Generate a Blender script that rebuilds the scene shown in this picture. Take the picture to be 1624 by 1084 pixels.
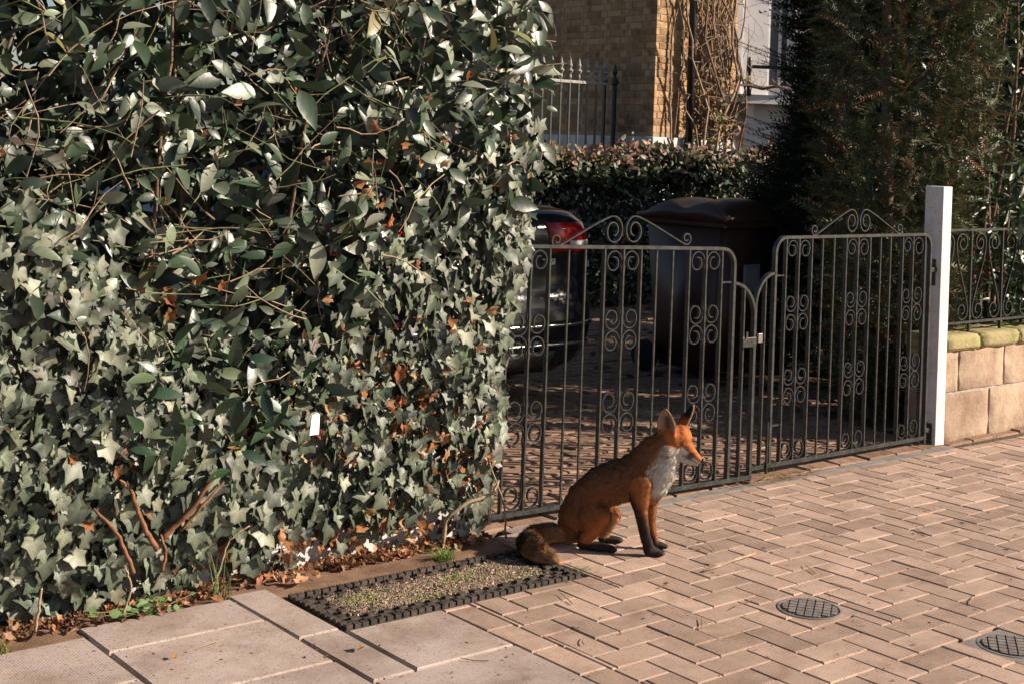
import bpy, bmesh, math, random
import numpy as np
from mathutils import Matrix, Vector

# ------------------------------------------------------------------ scene reset
for o in list(bpy.data.objects):
    bpy.data.objects.remove(o, do_unlink=True)
scene = bpy.context.scene
COL = scene.collection
RNG = np.random.default_rng(11)
random.seed(5)

# ------------------------------------------------------------------ camera
# world: X runs along the pavement, Y away from the street, Z up; metres
YAW, ROLL = 0.6837, -0.035
cam_data = bpy.data.cameras.new('camera')
cam_data.sensor_width = 36.0
cam_data.lens = 48.77
cam_data.shift_y = -0.1908
cam_data.clip_start = 0.05
cam_data.clip_end = 600.0
camera = bpy.data.objects.new('camera', cam_data)
COL.objects.link(camera)
fw = Vector((math.sin(YAW), math.cos(YAW), 0)); rt = Vector((math.cos(YAW), -math.sin(YAW), 0))
dn = fw.cross(rt)
r2 = rt * math.cos(ROLL) + dn * math.sin(ROLL); d2 = -rt * math.sin(ROLL) + dn * math.cos(ROLL)
camera.matrix_world = Matrix(((r2.x, -d2.x, -fw.x, -4.73), (r2.y, -d2.y, -fw.y, -3.4963),
                              (r2.z, -d2.z, -fw.z, 1.3973), (0, 0, 0, 1)))
scene.camera = camera
CAMP = np.array([-4.73, -3.4963, 1.3973])

# ------------------------------------------------------------------ sky, sun, exposure
SUN_AZ = np.array([0.745, -0.667]); SUN_EL = math.radians(27)
world = bpy.data.worlds.new('World'); scene.world = world; world.use_nodes = True
wn = world.node_tree.nodes; wl = world.node_tree.links; wn.clear()
sky = wn.new('ShaderNodeTexSky'); sky.sky_type = 'NISHITA'; sky.sun_disc = False
sky.sun_elevation = SUN_EL
sky.sun_rotation = math.atan2(SUN_AZ[0], SUN_AZ[1])
bg = wn.new('ShaderNodeBackground'); bg.inputs[1].default_value = 0.05
wo = wn.new('ShaderNodeOutputWorld'); wl.new(sky.outputs[0], bg.inputs[0]); wl.new(bg.outputs[0], wo.inputs[0])
sun_data = bpy.data.lights.new('sun', 'SUN'); sun_data.energy = 5.0; sun_data.angle = math.radians(0.5)
sun_data.color = (1.0, 0.86, 0.70)
sun = bpy.data.objects.new('sun', sun_data); COL.objects.link(sun)
sv = Vector((SUN_AZ[0] * math.cos(SUN_EL), SUN_AZ[1] * math.cos(SUN_EL), math.sin(SUN_EL)))
sun.location = sv * 30; sun.rotation_euler = sv.to_track_quat('Z', 'Y').to_euler()
scene.view_settings.view_transform = 'Standard'
scene.view_settings.look = 'None'
scene.view_settings.gamma = 1.0
scene.view_settings.exposure = 1.0

# ------------------------------------------------------------------ materials
def nodes_of(name):
    m = bpy.data.materials.new(name); m.use_nodes = True
    nt = m.node_tree; nt.nodes.clear()
    out = nt.nodes.new('ShaderNodeOutputMaterial'); p = nt.nodes.new('ShaderNodeBsdfPrincipled')
    nt.links.new(p.outputs[0], out.inputs[0])
    return m, nt, p, out

def noise(nt, scale, detail=4.0, rough=0.55, coord='Object'):
    tc = nt.nodes.new('ShaderNodeTexCoord'); n = nt.nodes.new('ShaderNodeTexNoise')
    n.inputs['Scale'].default_value = scale; n.inputs['Detail'].default_value = detail
    n.inputs['Roughness'].default_value = rough
    if coord == 'World':
        g = nt.nodes.new('ShaderNodeNewGeometry'); nt.links.new(g.outputs['Position'], n.inputs['Vector'])
    else:
        nt.links.new(tc.outputs[coord], n.inputs['Vector'])
    return n

def ramp(nt, fac, stops):
    r = nt.nodes.new('ShaderNodeValToRGB')
    while len(r.color_ramp.elements) < len(stops): r.color_ramp.elements.new(0.5)
    for e, (pos, c) in zip(r.color_ramp.elements, stops):
        e.position = pos; e.color = (*c, 1)
    nt.links.new(fac, r.inputs[0])
    return r

def mixc(nt, a, b, fac, mode='MIX'):
    x = nt.nodes.new('ShaderNodeMix'); x.data_type = 'RGBA'; x.blend_type = mode
    for sock, v in ((x.inputs[6], a), (x.inputs[7], b), (x.inputs[0], fac)):
        if hasattr(v, 'is_output'): nt.links.new(v, sock)
        elif isinstance(v, (int, float)): sock.default_value = v
        else: sock.default_value = (*v, 1)
    return x.outputs[2]

def bump(nt, p, height, strength=0.4, dist=0.004):
    b = nt.nodes.new('ShaderNodeBump'); b.inputs['Strength'].default_value = strength
    b.inputs['Distance'].default_value = dist
    nt.links.new(height, b.inputs['Height']); nt.links.new(b.outputs[0], p.inputs['Normal'])
    return b

def mottled(name, c1, c2, scale=8.0, rough=0.8, bscale=120.0, bstr=0.4, bdist=0.003, spec=0.3, metal=0.0, coord='Object', c3=None, vary=0.0, dirt=0.0):
    """two-tone procedural surface with fine relief; vary shifts value between objects"""
    m, nt, p, out = nodes_of(name)
    n = noise(nt, scale, 6.0, 0.62, coord)
    stops = [(0.35, c1), (0.65, c2)] if c3 is None else [(0.3, c1), (0.55, c2), (0.72, c3)]
    c = ramp(nt, n.outputs[0], stops).outputs[0]
    if vary:
        oi = nt.nodes.new('ShaderNodeObjectInfo'); h = nt.nodes.new('ShaderNodeHueSaturation')
        mr = nt.nodes.new('ShaderNodeMapRange'); mr.inputs[3].default_value = 1 - vary; mr.inputs[4].default_value = 1 + vary
        nt.links.new(oi.outputs['Random'], mr.inputs[0]); nt.links.new(mr.outputs[0], h.inputs['Value'])
        nt.links.new(c, h.inputs['Color']); c = h.outputs[0]
    if dirt:                                     # blotchy grime and fine specks
        d1 = noise(nt, 3.1, 7.0, 0.7, 'World'); r1 = ramp(nt, d1.outputs[0], [(0.36, (1 - dirt,) * 3), (0.58, (1, 1, 1))])
        c = mixc(nt, c, r1.outputs[0], 1.0, 'MULTIPLY')
        d2 = noise(nt, 150.0, 2.0, 0.5, 'World'); r2 = ramp(nt, d2.outputs[0], [(0.30, (0.45, 0.38, 0.33)), (0.40, (1, 1, 1))])
        c = mixc(nt, c, r2.outputs[0], 0.8, 'MULTIPLY')
    nt.links.new(c, p.inputs['Base Color'])
    p.inputs['Roughness'].default_value = rough; p.inputs['Specular IOR Level'].default_value = spec
    p.inputs['Metallic'].default_value = metal
    nb = noise(nt, bscale, 5.0, 0.7, coord); bump(nt, p, nb.outputs[0], bstr, bdist)
    return m

def leaf_mat(name, rough=0.38, spec=0.5, trans=0.18, vein=60.0):
    """leaf colour comes from the per-leaf colour attribute; blotches and relief on top"""
    m, nt, p, out = nodes_of(name)
    a = nt.nodes.new('ShaderNodeAttribute'); a.attribute_name = 'Col'
    n = noise(nt, vein, 3.0, 0.6, 'World')
    v = nt.nodes.new('ShaderNodeMapRange'); v.inputs[3].default_value = 0.72; v.inputs[4].default_value = 1.3
    nt.links.new(n.outputs[0], v.inputs[0])
    h = nt.nodes.new('ShaderNodeHueSaturation'); nt.links.new(v.outputs[0], h.inputs['Value']); nt.links.new(a.outputs['Color'], h.inputs['Color'])
    nt.links.new(h.outputs[0], p.inputs['Base Color'])
    p.inputs['Roughness'].default_value = rough; p.inputs['Specular IOR Level'].default_value = spec
    bump(nt, p, n.outputs[0], 0.25, 0.004)
    t = nt.nodes.new('ShaderNodeBsdfTranslucent'); mx = nt.nodes.new('ShaderNodeMixShader'); mx.inputs[0].default_value = trans
    nt.links.new(h.outputs[0], t.inputs['Color'])
    nt.links.new(p.outputs[0], mx.inputs[1]); nt.links.new(t.outputs[0], mx.inputs[2]); nt.links.new(mx.outputs[0], out.inputs[0])
    return m

def attr_mat(name, rough=0.7, spec=0.25):
    m, nt, p, out = nodes_of(name)
    a = nt.nodes.new('ShaderNodeAttribute'); a.attribute_name = 'Col'
    nt.links.new(a.outputs['Color'], p.inputs['Base Color'])
    p.inputs['Roughness'].default_value = rough; p.inputs['Specular IOR Level'].default_value = spec
    return m

M = {}
M['leaf'] = leaf_mat('glossy leaf', 0.42, 0.75, 0.14)
M['ivy'] = leaf_mat('ivy leaf', 0.52, 0.55, 0.10)
M['dead'] = leaf_mat('dead leaf', 0.75, 0.2, 0.25)
M['dull_leaf'] = leaf_mat('dull leaf', 0.5, 0.4, 0.12)
M['needle'] = leaf_mat('yew needle', 0.55, 0.3, 0.08)
M['grass'] = leaf_mat('grass blade', 0.6, 0.3, 0.25)
M['bark'] = mottled('twig bark', (0.10, 0.065, 0.042), (0.22, 0.15, 0.10), 40, 0.85, 200, 0.6)
M['pale_bark'] = mottled('pale stem bark', (0.22, 0.15, 0.10), (0.40, 0.29, 0.20), 30, 0.85, 150, 0.6)
M['red_bark'] = mottled('cut stem bark', (0.12, 0.055, 0.03), (0.24, 0.11, 0.058), 30, 0.8, 150, 0.6)
M['green_twig'] = mottled('green twig', (0.10, 0.12, 0.05), (0.19, 0.19, 0.09), 30, 0.6, 150, 0.3)
M['paver'] = mottled('paver', (0.285, 0.192, 0.145), (0.41, 0.29, 0.23), 7, 0.9, 260, 0.7, 0.003, 0.2, vary=0.2, c3=(0.35, 0.245, 0.183), coord='World', dirt=0.18)
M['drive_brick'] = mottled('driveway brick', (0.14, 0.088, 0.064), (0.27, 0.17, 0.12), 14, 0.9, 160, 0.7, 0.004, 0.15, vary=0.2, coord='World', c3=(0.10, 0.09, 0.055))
M['joint'] = mottled('joint sand', (0.06, 0.045, 0.035), (0.14, 0.10, 0.075), 40, 0.95, 300, 0.8, 0.004, 0.1, coord='World')
M['soil'] = mottled('soil', (0.05, 0.035, 0.025), (0.12, 0.085, 0.06), 12, 0.95, 90, 0.9, 0.02, 0.1, coord='World')
M['earth'] = mottled('brown earth strip', (0.15, 0.09, 0.06), (0.25, 0.155, 0.105), 10, 0.95, 150, 0.7, 0.004, 0.1, coord='World')
M['asphalt'] = mottled('asphalt', (0.035, 0.035, 0.036), (0.065, 0.062, 0.06), 30, 0.9, 250, 0.8, 0.004, 0.2, coord='World')
M['concrete'] = mottled('edging concrete', (0.17, 0.145, 0.135), (0.26, 0.225, 0.205), 14, 0.9, 200, 0.5, 0.003, 0.2, coord='World')
M['iron'] = mottled('black painted iron', (0.014, 0.014, 0.0135), (0.050, 0.049, 0.046), 45, 0.36, 260, 0.35, 0.001, 0.5)
M['sunlit_tone'] = mottled('iron with painted sunlight', (0.20, 0.19, 0.18), (0.36, 0.34, 0.32), 40, 0.5, 200, 0.3, 0.001, 0.4)  # sunlit brightness put into the colour of fence finials and top rail
M['white_paint'] = mottled('white painted timber', (0.64, 0.60, 0.585), (0.75, 0.71, 0.69), 18, 0.6, 120, 0.4, 0.002, 0.35, dirt=0.16)
M['white_wall'] = mottled('white masonry paint', (0.55, 0.52, 0.50), (0.74, 0.71, 0.69), 9, 0.75, 80, 0.6, 0.004, 0.25, dirt=0.35)
M['bay_white'] = mottled('white stucco', (0.60, 0.58, 0.59), (0.70, 0.68, 0.69), 5, 0.7, 60, 0.25, 0.003, 0.25)
M['stone'] = mottled('sandstone block', (0.30, 0.20, 0.14), (0.46, 0.335, 0.245), 7, 0.92, 26, 0.7, 0.008, 0.15, vary=0.1, c3=(0.36, 0.29, 0.20), dirt=0.3)
M['mortar'] = mottled('mortar', (0.34, 0.28, 0.24), (0.47, 0.41, 0.36), 25, 0.95, 160, 0.8, 0.006, 0.1)
M['moss_stone'] = mottled('mossy coping', (0.23, 0.21, 0.085), (0.36, 0.31, 0.16), 11, 0.95, 60, 0.9, 0.01, 0.1, c3=(0.38, 0.29, 0.19), vary=0.08)
M['rubber'] = mottled('dirty rubber', (0.022, 0.020, 0.019), (0.09, 0.065, 0.052), 25, 0.7, 200, 0.4, 0.002, 0.35)
M['cast_iron'] = mottled('worn cast iron cover', (0.13, 0.11, 0.105), (0.23, 0.195, 0.18), 30, 0.6, 200, 0.5, 0.002, 0.4)
M['cover_gap'] = mottled('cover groove dirt', (0.03, 0.027, 0.025), (0.06, 0.05, 0.045), 60, 0.9, 300, 0.5, 0.002, 0.2)
M['car_paint'] = mottled('black car paint', (0.008, 0.009, 0.012), (0.012, 0.013, 0.017), 3, 0.12, 40, 0.0, 0.001, 0.6)
M['car_trim'] = mottled('grey bumper plastic', (0.03, 0.03, 0.032), (0.05, 0.05, 0.052), 40, 0.5, 200, 0.2, 0.001, 0.4)
M['tyre'] = mottled('tyre rubber', (0.012, 0.012, 0.012), (0.022, 0.021, 0.02), 40, 0.8, 120, 0.3, 0.002, 0.3)
M['chrome'] = mottled('chrome', (0.62, 0.62, 0.64), (0.7, 0.7, 0.72), 20, 0.18, 200, 0.0, 0.001, 0.5, metal=1.0)
M['badge'] = mottled('satin silver badge', (0.72, 0.72, 0.73), (0.8, 0.8, 0.81), 20, 0.4, 200, 0.0, 0.001, 0.5)
M['rim'] = mottled('alloy rim', (0.20, 0.20, 0.21), (0.28, 0.28, 0.29), 20, 0.35, 200, 0.0, 0.001, 0.5, metal=0.8)
M['red_lens'] = mottled('red lamp lens', (0.22, 0.007, 0.008), (0.32, 0.012, 0.012), 40, 0.12, 300, 0.0, 0.001, 0.6)
M['clear_lens'] = mottled('clear lamp lens', (0.40, 0.36, 0.36), (0.5, 0.46, 0.45), 40, 0.15, 300, 0.0, 0.001, 0.6)
M['plate'] = mottled('yellow plate', (0.55, 0.42, 0.05), (0.6, 0.46, 0.06), 10, 0.4, 300, 0.0, 0.001, 0.4)
M['car_glass'] = mottled('dark car glass', (0.01, 0.012, 0.013), (0.014, 0.016, 0.017), 2, 0.05, 40, 0.0, 0.001, 0.6)
M['bin'] = mottled('brown bin plastic', (0.055, 0.024, 0.017), (0.08, 0.037, 0.026), 6, 0.36, 90, 0.2, 0.002, 0.4)
M['label'] = mottled('paper label', (0.20, 0.28, 0.36), (0.32, 0.38, 0.44), 30, 0.6, 200, 0.1)
M['tag'] = mottled('white paper tag', (0.78, 0.77, 0.76), (0.84, 0.83, 0.82), 30, 0.7, 200, 0.1)
M['house_brick'] = mottled('stock brick', (0.19, 0.11, 0.06), (0.42, 0.265, 0.15), 9, 0.92, 70, 0.9, 0.008, 0.15, vary=0.3, c3=(0.34, 0.21, 0.12), coord='World')
M['house_mortar'] = mottled('lime mortar', (0.28, 0.19, 0.115), (0.40, 0.28, 0.18), 20, 0.95, 120, 0.6, 0.006, 0.1, coord='World')
M['pane'] = mottled('window glass', (0.10, 0.11, 0.13), (0.15, 0.16, 0.18), 1.2, 0.06, 30, 0.0, 0.001, 0.6)
M['roof'] = mottled('slate roof', (0.07, 0.07, 0.08), (0.13, 0.13, 0.14), 6, 0.7, 60, 0.5)
M['pipe'] = mottled('black painted pipe', (0.012, 0.013, 0.015), (0.025, 0.026, 0.028), 20, 0.35, 120, 0.2, 0.001, 0.5)
M['fox_skin'] = attr_mat('fox skin', 0.8, 0.15)
M['nose'] = mottled('wet black nose', (0.006, 0.006, 0.006), (0.012, 0.011, 0.011), 60, 0.25, 400, 0.3, 0.0008, 0.6)
M['eye'] = mottled('amber eye', (0.05, 0.022, 0.006), (0.12, 0.05, 0.012), 200, 0.08, 300, 0.0, 0.001, 0.7)

# slabs: fine ribbed face
def slab_mat():
    m, nt, p, out = nodes_of('ribbed paving slab')
    n = noise(nt, 5, 6, 0.65, 'World')
    c = ramp(nt, n.outputs[0], [(0.28, (0.28, 0.22, 0.195)), (0.45, (0.37, 0.30, 0.27)), (0.75, (0.41, 0.335, 0.30))]).outputs[0]
    d1 = noise(nt, 2.3, 8.0, 0.72, 'World'); r1 = ramp(nt, d1.outputs[0], [(0.36, (0.66, 0.60, 0.55)), (0.56, (1, 1, 1))]); c = mixc(nt, c, r1.outputs[0], 1.0, 'MULTIPLY')
    d2 = noise(nt, 120.0, 2.0, 0.5, 'World'); r2 = ramp(nt, d2.outputs[0], [(0.31, (0.42, 0.35, 0.30)), (0.40, (1, 1, 1))]); c = mixc(nt, c, r2.outputs[0], 0.8, 'MULTIPLY')
    oi = nt.nodes.new('ShaderNodeObjectInfo'); h = nt.nodes.new('ShaderNodeHueSaturation'); mr = nt.nodes.new('ShaderNodeMapRange')
    mr.inputs[3].default_value = 0.92; mr.inputs[4].default_value = 1.08
    nt.links.new(oi.outputs['Random'], mr.inputs[0]); nt.links.new(mr.outputs[0], h.inputs['Value']); nt.links.new(c, h.inputs['Color'])
    nt.links.new(h.outputs[0], p.inputs['Base Color']); p.inputs['Roughness'].default_value = 0.88; p.inputs['Specular IOR Level'].default_value = 0.2
    g = nt.nodes.new('ShaderNodeNewGeometry'); w = nt.nodes.new('ShaderNodeTexWave'); w.bands_direction = 'X'
    w.inputs['Scale'].default_value = 42.0; w.inputs['Distortion'].default_value = 0.6; w.inputs['Detail Scale'].default_value = 3
    nt.links.new(g.outputs['Position'], w.inputs['Vector'])
    nb = noise(nt, 260, 4, 0.7, 'World')
    ad = nt.nodes.new('ShaderNodeMath'); ad.operation = 'ADD'
    nt.links.new(w.outputs['Fac'], ad.inputs[0]); nt.links.new(nb.outputs[0], ad.inputs[1])
    bump(nt, p, ad.outputs[0], 0.28, 0.0012)
    return m
M['slab'] = slab_mat()

def grit_mat():
    m, nt, p, out = nodes_of('grit')
    a = nt.nodes.new('ShaderNodeAttribute'); a.attribute_name = 'Col'
    nt.links.new(a.outputs['Color'], p.inputs['Base Color']); p.inputs['Roughness'].default_value = 0.85
    return m
M['grit'] = grit_mat()

def fur_mat():
    """fur shades with the skin's normal carried on each hair"""
    m, nt, p, out = nodes_of('fox fur')
    a = nt.nodes.new('ShaderNodeAttribute'); a.attribute_name = 'Col'
    b = nt.nodes.new('ShaderNodeAttribute'); b.attribute_name = 'skin_normal'
    vt = nt.nodes.new('ShaderNodeVectorTransform'); vt.vector_type = 'NORMAL'; vt.convert_from = 'OBJECT'; vt.convert_to = 'WORLD'
    nt.links.new(b.outputs['Vector'], vt.inputs[0])
    nt.links.new(a.outputs['Color'], p.inputs['Base Color']); nt.links.new(vt.outputs[0], p.inputs['Normal'])
    p.inputs['Roughness'].default_value = 0.62; p.inputs['Specular IOR Level'].default_value = 0.3
    return m
M['fur'] = fur_mat()

# ------------------------------------------------------------------ object helpers
def tag(o, label=None, cat=None, group=None, kind=None):
    if label: o['label'] = label
    if cat: o['category'] = cat
    if group: o['group'] = group
    if kind: o['kind'] = kind
    return o

def put(name, me, parent=None, loc=None, mat_world=None):
    o = bpy.data.objects.new(name, me); COL.objects.link(o)
    if mat_world is not None: o.matrix_world = mat_world
    elif loc is not None: o.location = loc
    if parent is not None:
        o.parent = parent
    return o

def thing(name, label, cat, loc=(0, 0, 0), rotz=0.0, group=None):
    o = bpy.data.objects.new(name, None); COL.objects.link(o)
    o.location = loc; o.rotation_euler = (0, 0, rotz); o.empty_display_size = 0.1
    return tag(o, label, cat, group)

def mesh(name, V, F, m=None, col=None, smooth=False, extra=None):
    """V (n,3); F list of faces, or (k,3)/(k,4) int array; col (n,3) per-vertex colour"""
    me = bpy.data.meshes.new(name)
    V = np.asarray(V, dtype=np.float32)
    if isinstance(F, np.ndarray):
        k, w = F.shape
        me.vertices.add(len(V)); me.vertices.foreach_set('co', V.ravel())
        me.loops.add(k * w); me.loops.foreach_set('vertex_index', F.astype(np.int32).ravel())
        me.polygons.add(k); me.polygons.foreach_set('loop_start', np.arange(0, k * w, w, dtype=np.int32))
        me.polygons.foreach_set('loop_total', np.full(k, w, dtype=np.int32))
        me.update(calc_edges=True)
    else:
        me.from_pydata([tuple(map(float, v)) for v in V], [], [tuple(map(int, f)) for f in F]); me.update()
    if smooth: me.polygons.foreach_set('use_smooth', np.ones(len(me.polygons), dtype=bool))
    if col is not None:
        a = me.color_attributes.new('Col', 'FLOAT_COLOR', 'POINT')
        a.data.foreach_set('color', np.c_[np.asarray(col, dtype=np.float32), np.ones(len(V), dtype=np.float32)].ravel())
    if extra is not None:
        for nm, arr in extra.items():
            a = me.attributes.new(nm, 'FLOAT_VECTOR', 'POINT'); a.data.foreach_set('vector', np.asarray(arr, dtype=np.float32).ravel())
    if m is not None: me.materials.append(m)
    return me

class MB:
    """collects shapes of ONE part"""
    def __init__(s): s.v = []; s.f = []
    def add(s, V, F):
        b = len(s.v); s.v.extend([tuple(map(float, q)) for q in V]); s.f.extend([tuple(i + b for i in f) for f in F]); return s
    def box(s, x0, x1, y0, y1, z0, z1, ch=0.0):
        if ch <= 0:
            V = [(x, y, z) for z in (z0, z1) for y in (y0, y1) for x in (x0, x1)]
            F = [(0, 2, 3, 1), (4, 5, 7, 6), (0, 1, 5, 4), (2, 6, 7, 3), (0, 4, 6, 2), (1, 3, 7, 5)]
            return s.add(V, F)
        bm = bmesh.new(); bmesh.ops.create_cube(bm, size=1.0)
        for q in bm.verts:
            q.co = Vector((x0 + (q.co.x + .5) * (x1 - x0), y0 + (q.co.y + .5) * (y1 - y0), z0 + (q.co.z + .5) * (z1 - z0)))
        bmesh.ops.bevel(bm, geom=bm.edges[:], offset=ch, segments=2, affect='EDGES', profile=0.6)
        bm.verts.index_update()
        s.add([q.co for q in bm.verts], [[w.index for w in f.verts] for f in bm.faces]); bm.free(); return s
    def prism(s, poly, z0, z1):
        n = len(poly)
        V = [(x, y, z0) for x, y in poly] + [(x, y, z1) for x, y in poly]
        F = [tuple(range(n - 1, -1, -1)), tuple(range(n, 2 * n))] + [(i, (i + 1) % n, n + (i + 1) % n, n + i) for i in range(n)]
        return s.add(V, F)
    def tube(s, pts, r, n=6, cap=True):
        V, F = tube_arrays(pts, r, n, cap); return s.add(V, F)
    def strip(s, path, t, w, y=0.0):
        """flat iron bar following a path in the x-z plane: t thick, w deep along y"""
        p = np.asarray(path, float); d = np.gradient(p, axis=0); d /= np.linalg.norm(d, axis=1)[:, None] + 1e-12
        nrm = np.c_[-d[:, 1], d[:, 0]]
        V = []
        for q, k in zip(p, nrm):
            a = q + k * t / 2; b = q - k * t / 2
            V += [(a[0], y - w / 2, a[1]), (b[0], y - w / 2, b[1]), (b[0], y + w / 2, b[1]), (a[0], y + w / 2, a[1])]
        F = []
        for i in range(len(p) - 1):
            for k in range(4):
                F.append((4 * i + k, 4 * i + (k + 1) % 4, 4 * i + 4 + (k + 1) % 4, 4 * i + 4 + k))
        e = 4 * (len(p) - 1); F += [(3, 2, 1, 0), (e, e + 1, e + 2, e + 3)]
        return s.add(V, F)
    def lathe(s, prof, c=(0, 0, 0), axis='z', n=20):
        V = []; F = []
        for r, h in prof:
            for i in range(n):
                a = 2 * math.pi * i / n; x, y = r * math.cos(a), r * math.sin(a)
                V.append({'z': (c[0] + x, c[1] + y, c[2] + h), 'x': (c[0] + h, c[1] + x, c[2] + y), 'y': (c[0] + x, c[1] + h, c[2] + y)}[axis])
        for j in range(len(prof) - 1):
            for i in range(n):
                F.append((j * n + i, j * n + (i + 1) % n, (j + 1) * n + (i + 1) % n, (j + 1) * n + i))
        F.append(tuple(range(n - 1, -1, -1))); F.append(tuple((len(prof) - 1) * n + i for i in range(n)))
        return s.add(V, F)
    def data(s, name, m, smooth=False):
        me = mesh(name, s.v, s.f, m, smooth=smooth)
        bm = bmesh.new(); bm.from_mesh(me); bmesh.ops.recalc_face_normals(bm, faces=bm.faces[:]); bm.to_mesh(me); bm.free()
        if smooth: me.polygons.foreach_set('use_smooth', np.ones(len(me.polygons), dtype=bool))
        return me
    def build(s, name, m, parent=None, smooth=False, loc=None):
        return put(name, s.data(name, m, smooth), parent, loc)

def tube_arrays(pts, r, n=6, cap=True):
    p = np.asarray(pts, float); k = len(p)
    r = np.full(k, r, float) if np.isscalar(r) else np.asarray(r, float)
    d = np.gradient(p, axis=0); d /= np.linalg.norm(d, axis=1)[:, None] + 1e-12
    ref = np.array([0., 0, 1]) if abs(d[:, 2]).mean() < 0.8 else np.array([1., 0, 0])
    u = np.cross(d, ref); u /= np.linalg.norm(u, axis=1)[:, None] + 1e-12; w = np.cross(d, u)
    a = np.arange(n) * 2 * np.pi / n
    V = (p[:, None] + r[:, None, None] * (np.cos(a)[None, :, None] * u[:, None] + np.sin(a)[None, :, None] * w[:, None])).reshape(-1, 3)
    F = [(i * n + j, i * n + (j + 1) % n, (i + 1) * n + (j + 1) % n, (i + 1) * n + j) for i in range(k - 1) for j in range(n)]
    if cap: F += [tuple(range(n - 1, -1, -1)), tuple((k - 1) * n + j for j in range(n))]
    return V, F

# ------------------------------------------------------------------ leaf templates (x = tip direction, z = upper side)
def leaf_template(width, rows=6, fold=0.25, droop=0.25, wave=0.0, shape=1.0):
    V = []; F = []
    for i in range(rows + 1):
        t = i / rows
        w = width * (math.sin(math.pi * t ** 0.85) ** shape) * (1 - 0.15 * t)
        zz = -droop * t * t
        wv = wave * math.sin(t * 9.0)
        V += [(t, w, zz + fold * w + wv), (t, 0, zz), (t, -w, zz + fold * w - wv)]
    for i in range(rows):
        a, b = 3 * i, 3 * i + 3
        for k in (0, 1):
            F += [(a + k, a + k + 1, b + k + 1), (a + k, b + k + 1, b + k)]
    return np.array(V), np.array(F)

def ivy_template(fold=0.16, seed=0):
    """five-lobed leaf; paler raised veins run from the stalk to every lobe"""
    rg = random.Random(seed)
    tips = [(-.12, .40), (.50, .52), (1.0, 0.0), (.50, -.52), (-.12, -.40)]
    vals = [(.0, .05), (.15, .36), (.60, .28), (.60, -.28), (.15, -.36), (.0, -.05)]
    j = lambda p, k: (p[0] + rg.uniform(-k, k), p[1] + rg.uniform(-k, k))
    tips = [j(t, .05) for t in tips]; vals = [j(v, .02) for v in vals]; c = (.22, 0.0)
    h = lambda p: fold * abs(p[1]) - .22 * max(0, p[0] - .35) ** 2 + rg.uniform(-.015, .02)
    V = [(c[0], c[1], 0.0)]; W = [1.42]; F = []
    vi = []
    for v in vals: vi.append(len(V)); V.append((*v, h(v) - .02)); W.append(.82)
    for i, t in enumerate(tips):
        m = (c[0] + (t[0] - c[0]) * .55, c[1] + (t[1] - c[1]) * .55)
        mi = len(V); V.append((*m, h(m) + .035)); W.append(1.28); ti = len(V); V.append((*t, h(t))); W.append(1.0)
        F += [(0, mi, vi[i]), (vi[i], mi, ti), (ti, mi, vi[i + 1]), (vi[i + 1], mi, 0)]
    return np.array(V), np.array(F), np.array(W)

def dead_template(seed=0):
    rg = random.Random(seed)
    V, F = ivy_template(0.5, seed)[:2]
    V = V.copy(); V[:, 2] += np.array([rg.uniform(-.18, .22) for _ in V]); V[:, 1] *= 0.75
    return V, F

def frames(tipdir, normal):
    t = tipdir / (np.linalg.norm(tipdir, axis=1)[:, None] + 1e-9)
    n = normal - (normal * t).sum(1)[:, None] * t; n /= np.linalg.norm(n, axis=1)[:, None] + 1e-9
    b = np.cross(n, t)
    return np.stack([t, b, n], axis=2)      # columns

def scatter(T, pos, fr, size, col):
    """copies of a template, one colour each -> V, F, C"""
    V0, F0 = T[:2]; n = len(V0); k = len(pos)
    V = np.einsum('kij,nj->kni', fr, V0) * size[:, None, None] + pos[:, None, :]
    F = (F0[None] + (np.arange(k) * n)[:, None, None]).reshape(-1, 3)
    C = np.repeat(col, n, axis=0)
    if len(T) > 2: C = C * np.tile(T[2], k)[:, None]
    return V.reshape(-1, 3), F, C

def merge(parts):
    Vs, Fs, Cs = [], [], []; b = 0
    for V, F, C in parts:
        Vs.append(V); Fs.append(F + b); Cs.append(C); b += len(V)
    return np.concatenate(Vs), np.concatenate(Fs), np.concatenate(Cs)

def unit(n): 
    v = RNG.normal(size=(n, 3)); return v / np.linalg.norm(v, axis=1)[:, None]

def palette(n, cols, weights, jitter=0.18):
    idx = RNG.choice(len(cols), size=n, p=np.array(weights) / sum(weights))
    c = np.array(cols)[idx] * (1 + jitter * RNG.normal(size=(n, 1))) * (1 + 0.06 * RNG.normal(size=(n, 3)))
    return np.clip(c, 0.004, 0.9)

VIEW = np.array([math.sin(YAW), math.cos(YAW), 0])
RIGHT = np.array([math.cos(YAW), -math.sin(YAW), 0])
def in_view(p, margin=0.03):
    q = p - CAMP; d = q @ VIEW; x = (q @ RIGHT) / d; z = q[:, 2] / d
    return (d > 0.5) & (abs(x) < 0.37 + margin) & (z < 0.11 + margin) & (z > -0.39 - margin)

def leaf_objects(parent, base, T, pos, fr, size, col, m, name='leaf', nvar=10):
    """one object per leaf; leaves of similar colour share a mesh"""
    base = np.array(base)
    order = np.argsort(col.sum(1)); groups = np.array_split(order, nvar)
    for g in groups:
        if not len(g): continue
        c = col[g].mean(0)
        me = mesh(name, T[0], T[1], m, col=np.repeat(c[None], len(T[0]), axis=0) * (T[2][:, None] if len(T) > 2 else 1.0), smooth=len(T) < 3)
        for i in g:
            o = bpy.data.objects.new(name, me); COL.objects.link(o)
            mw = Matrix([[*(fr[i][r] * size[i]), pos[i][r] - base[r]] for r in range(3)] + [[0, 0, 0, 1]])
            o.parent = parent; o.matrix_local = mw

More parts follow.
